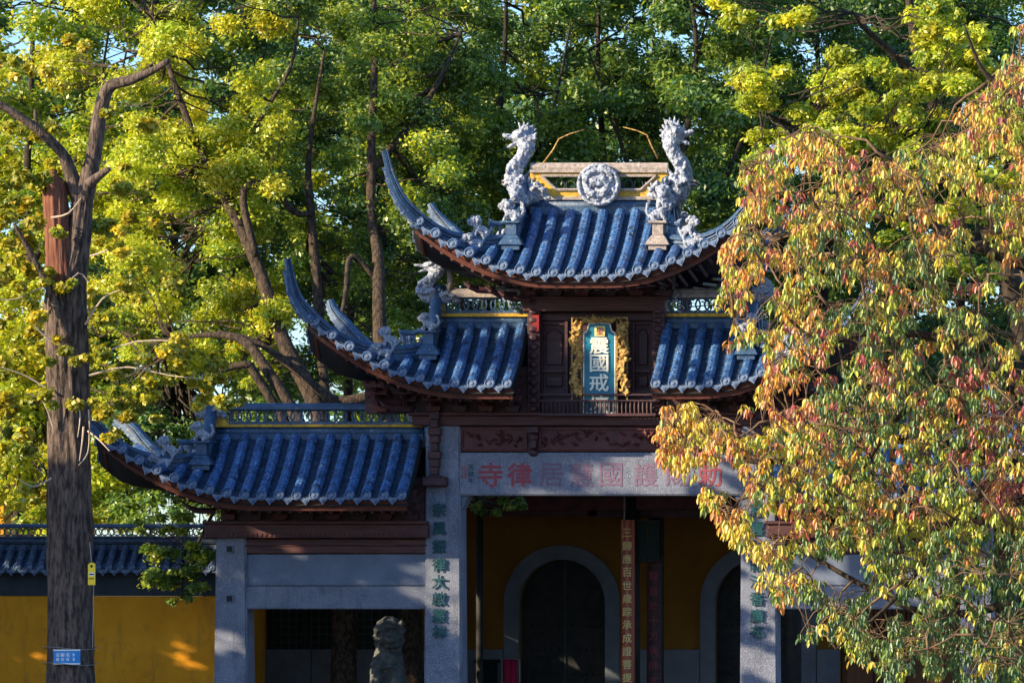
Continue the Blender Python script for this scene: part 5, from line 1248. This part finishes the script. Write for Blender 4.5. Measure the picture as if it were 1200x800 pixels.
for i, (P, r) in enumerate(TR):
    mb = MB(); Q = bark_tube(mb, P, r, 12); mb.build('trunk' if i == 0 else 'limb', M['bark_dark'], at_, smooth=True, fix=False)
    if i: apts += Q
# whorl positions
poly = [(905, 165), (950, 150), (1000, 175), (1060, 170), (1100, 165), (1130, 120), (1165, 90), (1185, 30), (1230, 20), (1240, 800), (1010, 800), (990, 742), (930, 745), (890, 735), (872, 690), (872, 640), (830, 610), (812, 560), (775, 545), (762, 500), (775, 468), (800, 462), (840, 492), (880, 468), (900, 430), (892, 390), (862, 420), (850, 390), (855, 350), (812, 352), (812, 340), (850, 330), (845, 290), (862, 250), (868, 200)]
def inside(x, y):
    c = False; j = len(poly) - 1
    for i in range(len(poly)):
        xi, yi = poly[i]; xj, yj = poly[j]
        if (yi > y) != (yj > y) and x < (xj - xi) * (y - yi) / (yj - yi) + xi: c = not c
        j = i
    return c
whorls = []; rd = random.Random(21); tries = 0
while len(whorls) < 5300 and tries < 120000:
    tries += 1; x = rd.uniform(755, 1240); y = rd.uniform(20, 805)
    if not inside(x, y): continue
    nz_ = mnoise.noise(Vector((x / 46, y / 34, 3.3))) + .5 * mnoise.noise(Vector((x / 18, y / 18, 8.3)))
    thr = -.2 if y < 560 else (-.02 if x < 1000 else -.3)
    if 330 < y < 470 and x < 900: thr = -.05
    if y > 560 and x < 1080: thr = .0
    if 930 < x < 1240 and 470 < y < 610: thr = -.6
    if nz_ < thr: continue
    whorls.append((x, y, YA + rd.uniform(-2.6, 2.6) * min(1, .35 + (x - 760) / 250)))
Wp = np.array([tuple(W(*w)) for w in whorls]); Wpx = np.array(whorls)
# branchlets
mb = MB(); A = np.array([tuple(p) for p in apts]); hubs = []
order = np.argsort(-Wpx[:, 0]); net = [tuple(a) for a in A]; NA = np.array(net)
for k_, j in enumerate(order[::9]):
    c = Wp[j]; dd = np.linalg.norm(NA - c, axis=1) + np.maximum(0, c[0] - NA[:, 0]) * .0; i = int(dd.argmin()); a = Vector(NA[i])
    if (Vector(c) - a).length > 3.2: continue
    P = limb_points(a, Vector(c) + Vector((0, 0, .1)), .08, 5, .16); L_ = (Vector(c) - a).length
    mb.tube(P, [.022 * (.4 + min(1, L_)) * (1 - .75 * q / 5) for q in range(6)], 5); NA = np.vstack([NA, [tuple(p) for p in P[1:]]])
for j in range(len(Wp)):
    c = Wp[j]; dd = np.linalg.norm(NA - c, axis=1); i = int(dd.argmin())
    if dd[i] > .9: continue
    mb.tube(limb_points(NA[i], c, .1, 2, .12), [.007, .006, .004], 3, cap=False)
mb.build('branches', M['twig'], at_, smooth=True, kind='stuff', fix=False)
RED = np.array([(.38, .08, .1), (.44, .15, .1), (.34, .09, .1)]); ORG_ = np.array([(.56, .25, .07), (.62, .34, .07), (.45, .22, .1)]); YEL = np.array([(.6, .5, .07), (.5, .46, .08), (.62, .44, .08)]); GRN = np.array([(.14, .24, .06), (.09, .18, .055), (.22, .3, .07)]); YG_ = np.array([(.38, .44, .05), (.3, .38, .05), (.46, .5, .06)]); DG = np.array([(.06, .13, .045), (.08, .16, .05), (.05, .12, .05)])
kinds = [RED, ORG_, YEL, GRN, YG_, DG]
def wcol(x, y):
    n1 = mnoise.noise(Vector((x / 55, y / 42, 0))); n2 = mnoise.noise(Vector((x / 30, y / 26, 9)))
    w = np.array([.05, .15, .24, .22, .2, .06])
    if x < 980 and y < 660: w = np.array([.08, .25, .28, .17, .2, .03])
    if y > 440 and x < 900: w = np.array([.04, .28, .46, .08, .14, 0])
    if x > 960 and 260 < y < 560: w = np.array([.05, .1, .1, .42, .14, .2])
    if x > 1090 and y < 300: w = np.array([.06, .2, .38, .08, .3, 0])
    if x > 1100 and 560 < y < 690 or (x > 1040 and 600 < y < 720): w = np.array([0, .0, .2, .3, .5, .0])
    if x > 940 and y > 620: w = np.array([0, .02, .08, .36, .24, .3])
    if y > 690 and x > 930: w = np.array([0, .0, .03, .34, .06, .57])
    if x > 1150 and 430 < y < 600: w = np.array([.36, .3, .1, .1, .1, .04])
    if n1 > .27: w = w * np.array([1 + 6 * (n1 - .2) * 4, 1.3, 1, .5, .7, .6])
    if n2 > .25: w = w * np.array([.5, .8, 1.4, 1.5, 1.6, 1])
    if 830 < x < 1090 and 420 < y < 500 or (1000 < x < 1060 and 300 < y < 380): w[0] *= 2.2
    w = w * np.exp([2.4 * mnoise.noise(Vector((x / 44, y / 36, 7.7 * k + 2))) for k in range(6)])
    return w / w.sum()
Cs, Ds, Ns, Ls, Ws_, Cl, px_l = [], [], [], [], [], [], []
for (x, y, Y), p in zip(whorls, Wp):
    kd = rng.choice(6, p=wcol(x, y)); nl = rng.integers(5, 11); base_c = kinds[kd]
    ph = rng.random() * 6.28
    for q in range(nl):
        a = ph + q * 2.4; out_v = np.array([math.cos(a), math.sin(a), 0]); dn = rng.uniform(.9, 2.4)
        d = out_v + np.array([0, 0, -dn]); d /= np.linalg.norm(d); L_ = rng.uniform(.065, .14)
        nrm = out_v * dn + np.array([0, 0, 1.0]) + rng.normal(size=3) * .35; nrm /= np.linalg.norm(nrm)
        nrm = nrm - d * nrm.dot(d); nrm /= np.linalg.norm(nrm) + 1e-9
        c0 = p + np.array([0, 0, -.05 * (q // 4)]) + out_v * .015
        Cs.append(c0 + d * L_ * .55); Ds.append(d); Ns.append(nrm); Ls.append(L_); Ws_.append(L_ * rng.uniform(.27, .42))
        col = base_c[rng.integers(0, 3)] * rng.uniform(.85, 1.4)
        if rng.random() < .1: col = kinds[rng.choice(6, p=wcol(x, y))][0]
        Cl.append(col); px_l.append(Y)
Cs, Ds, Ns, Ls, Ws_, Cl, px_l = map(np.array, (Cs, Ds, Ns, Ls, Ws_, Cl, px_l))
big = np.argsort(px_l - 8 * Ls)[:280]; mask = np.ones(len(Cs), bool); mask[big] = False
link('foliage', leaf_mesh('foliage', Cs[mask], Ds[mask], Ns[mask], Ls[mask], Ws_[mask], Cl[mask], M['leaf_autumn'], fold=.22, org=ab, seg=2), at_)['kind'] = 'stuff'
for j in big:
    me = leaf_mesh('leaf', Cs[j:j + 1] * 0, Ds[j:j + 1], Ns[j:j + 1], Ls[j:j + 1], Ws_[j:j + 1], Cl[j:j + 1], M['leaf_autumn'], fold=.22, seg=2)
    link('leaf', me, at_, loc=Vector(Cs[j]))

# ---- unseen trees added left of the frame to shade gate, ginkgo and wall
def shade_tree(x, y, r, z0, z1, n, per, seed, label, h=None):
    rd = random.Random(seed); cl = []
    while len(cl) < n:
        a, q, z = rd.uniform(0, 6.28), math.sqrt(rd.random()), rd.uniform(z0, z1)
        k = r * (1 - .35 * ((z - z0) / (z1 - z0)) ** 2.5); cl.append((x + k * q * math.cos(a), y + k * q * math.sin(a), z, rd.uniform(.7, 1.05)))
    P = [Vector((x, y, 0)), Vector((x + .2, y, z0 * .7)), Vector((x - .1, y + .2, (z0 + z1) / 2)), Vector((x, y, z1))]
    tree('camphor_tree', label, 'tree', (x, y, 0), [(P, [.4, .3, .2, .06])], cl, per, .3, pal(GREEN, [3, 4, 2, 1]), 'unseen trees added left of the frame to cast shade')
shade_tree(-15.5, -7.4, 3.4, .5, 12.7, 270, 260, 51, 'tall dense unseen tree added beyond the left edge to shade the gate')
shade_tree(-16.5, -12.6, 3.0, .5, 8.0, 150, 260, 52, 'round low unseen tree added beyond the left edge to shade the ginkgo foot')
shade_tree(-17.5, -1.2, 3.4, .5, 8.2, 220, 260, 53, 'broad low unseen tree added beyond the left edge to shade the boundary wall')
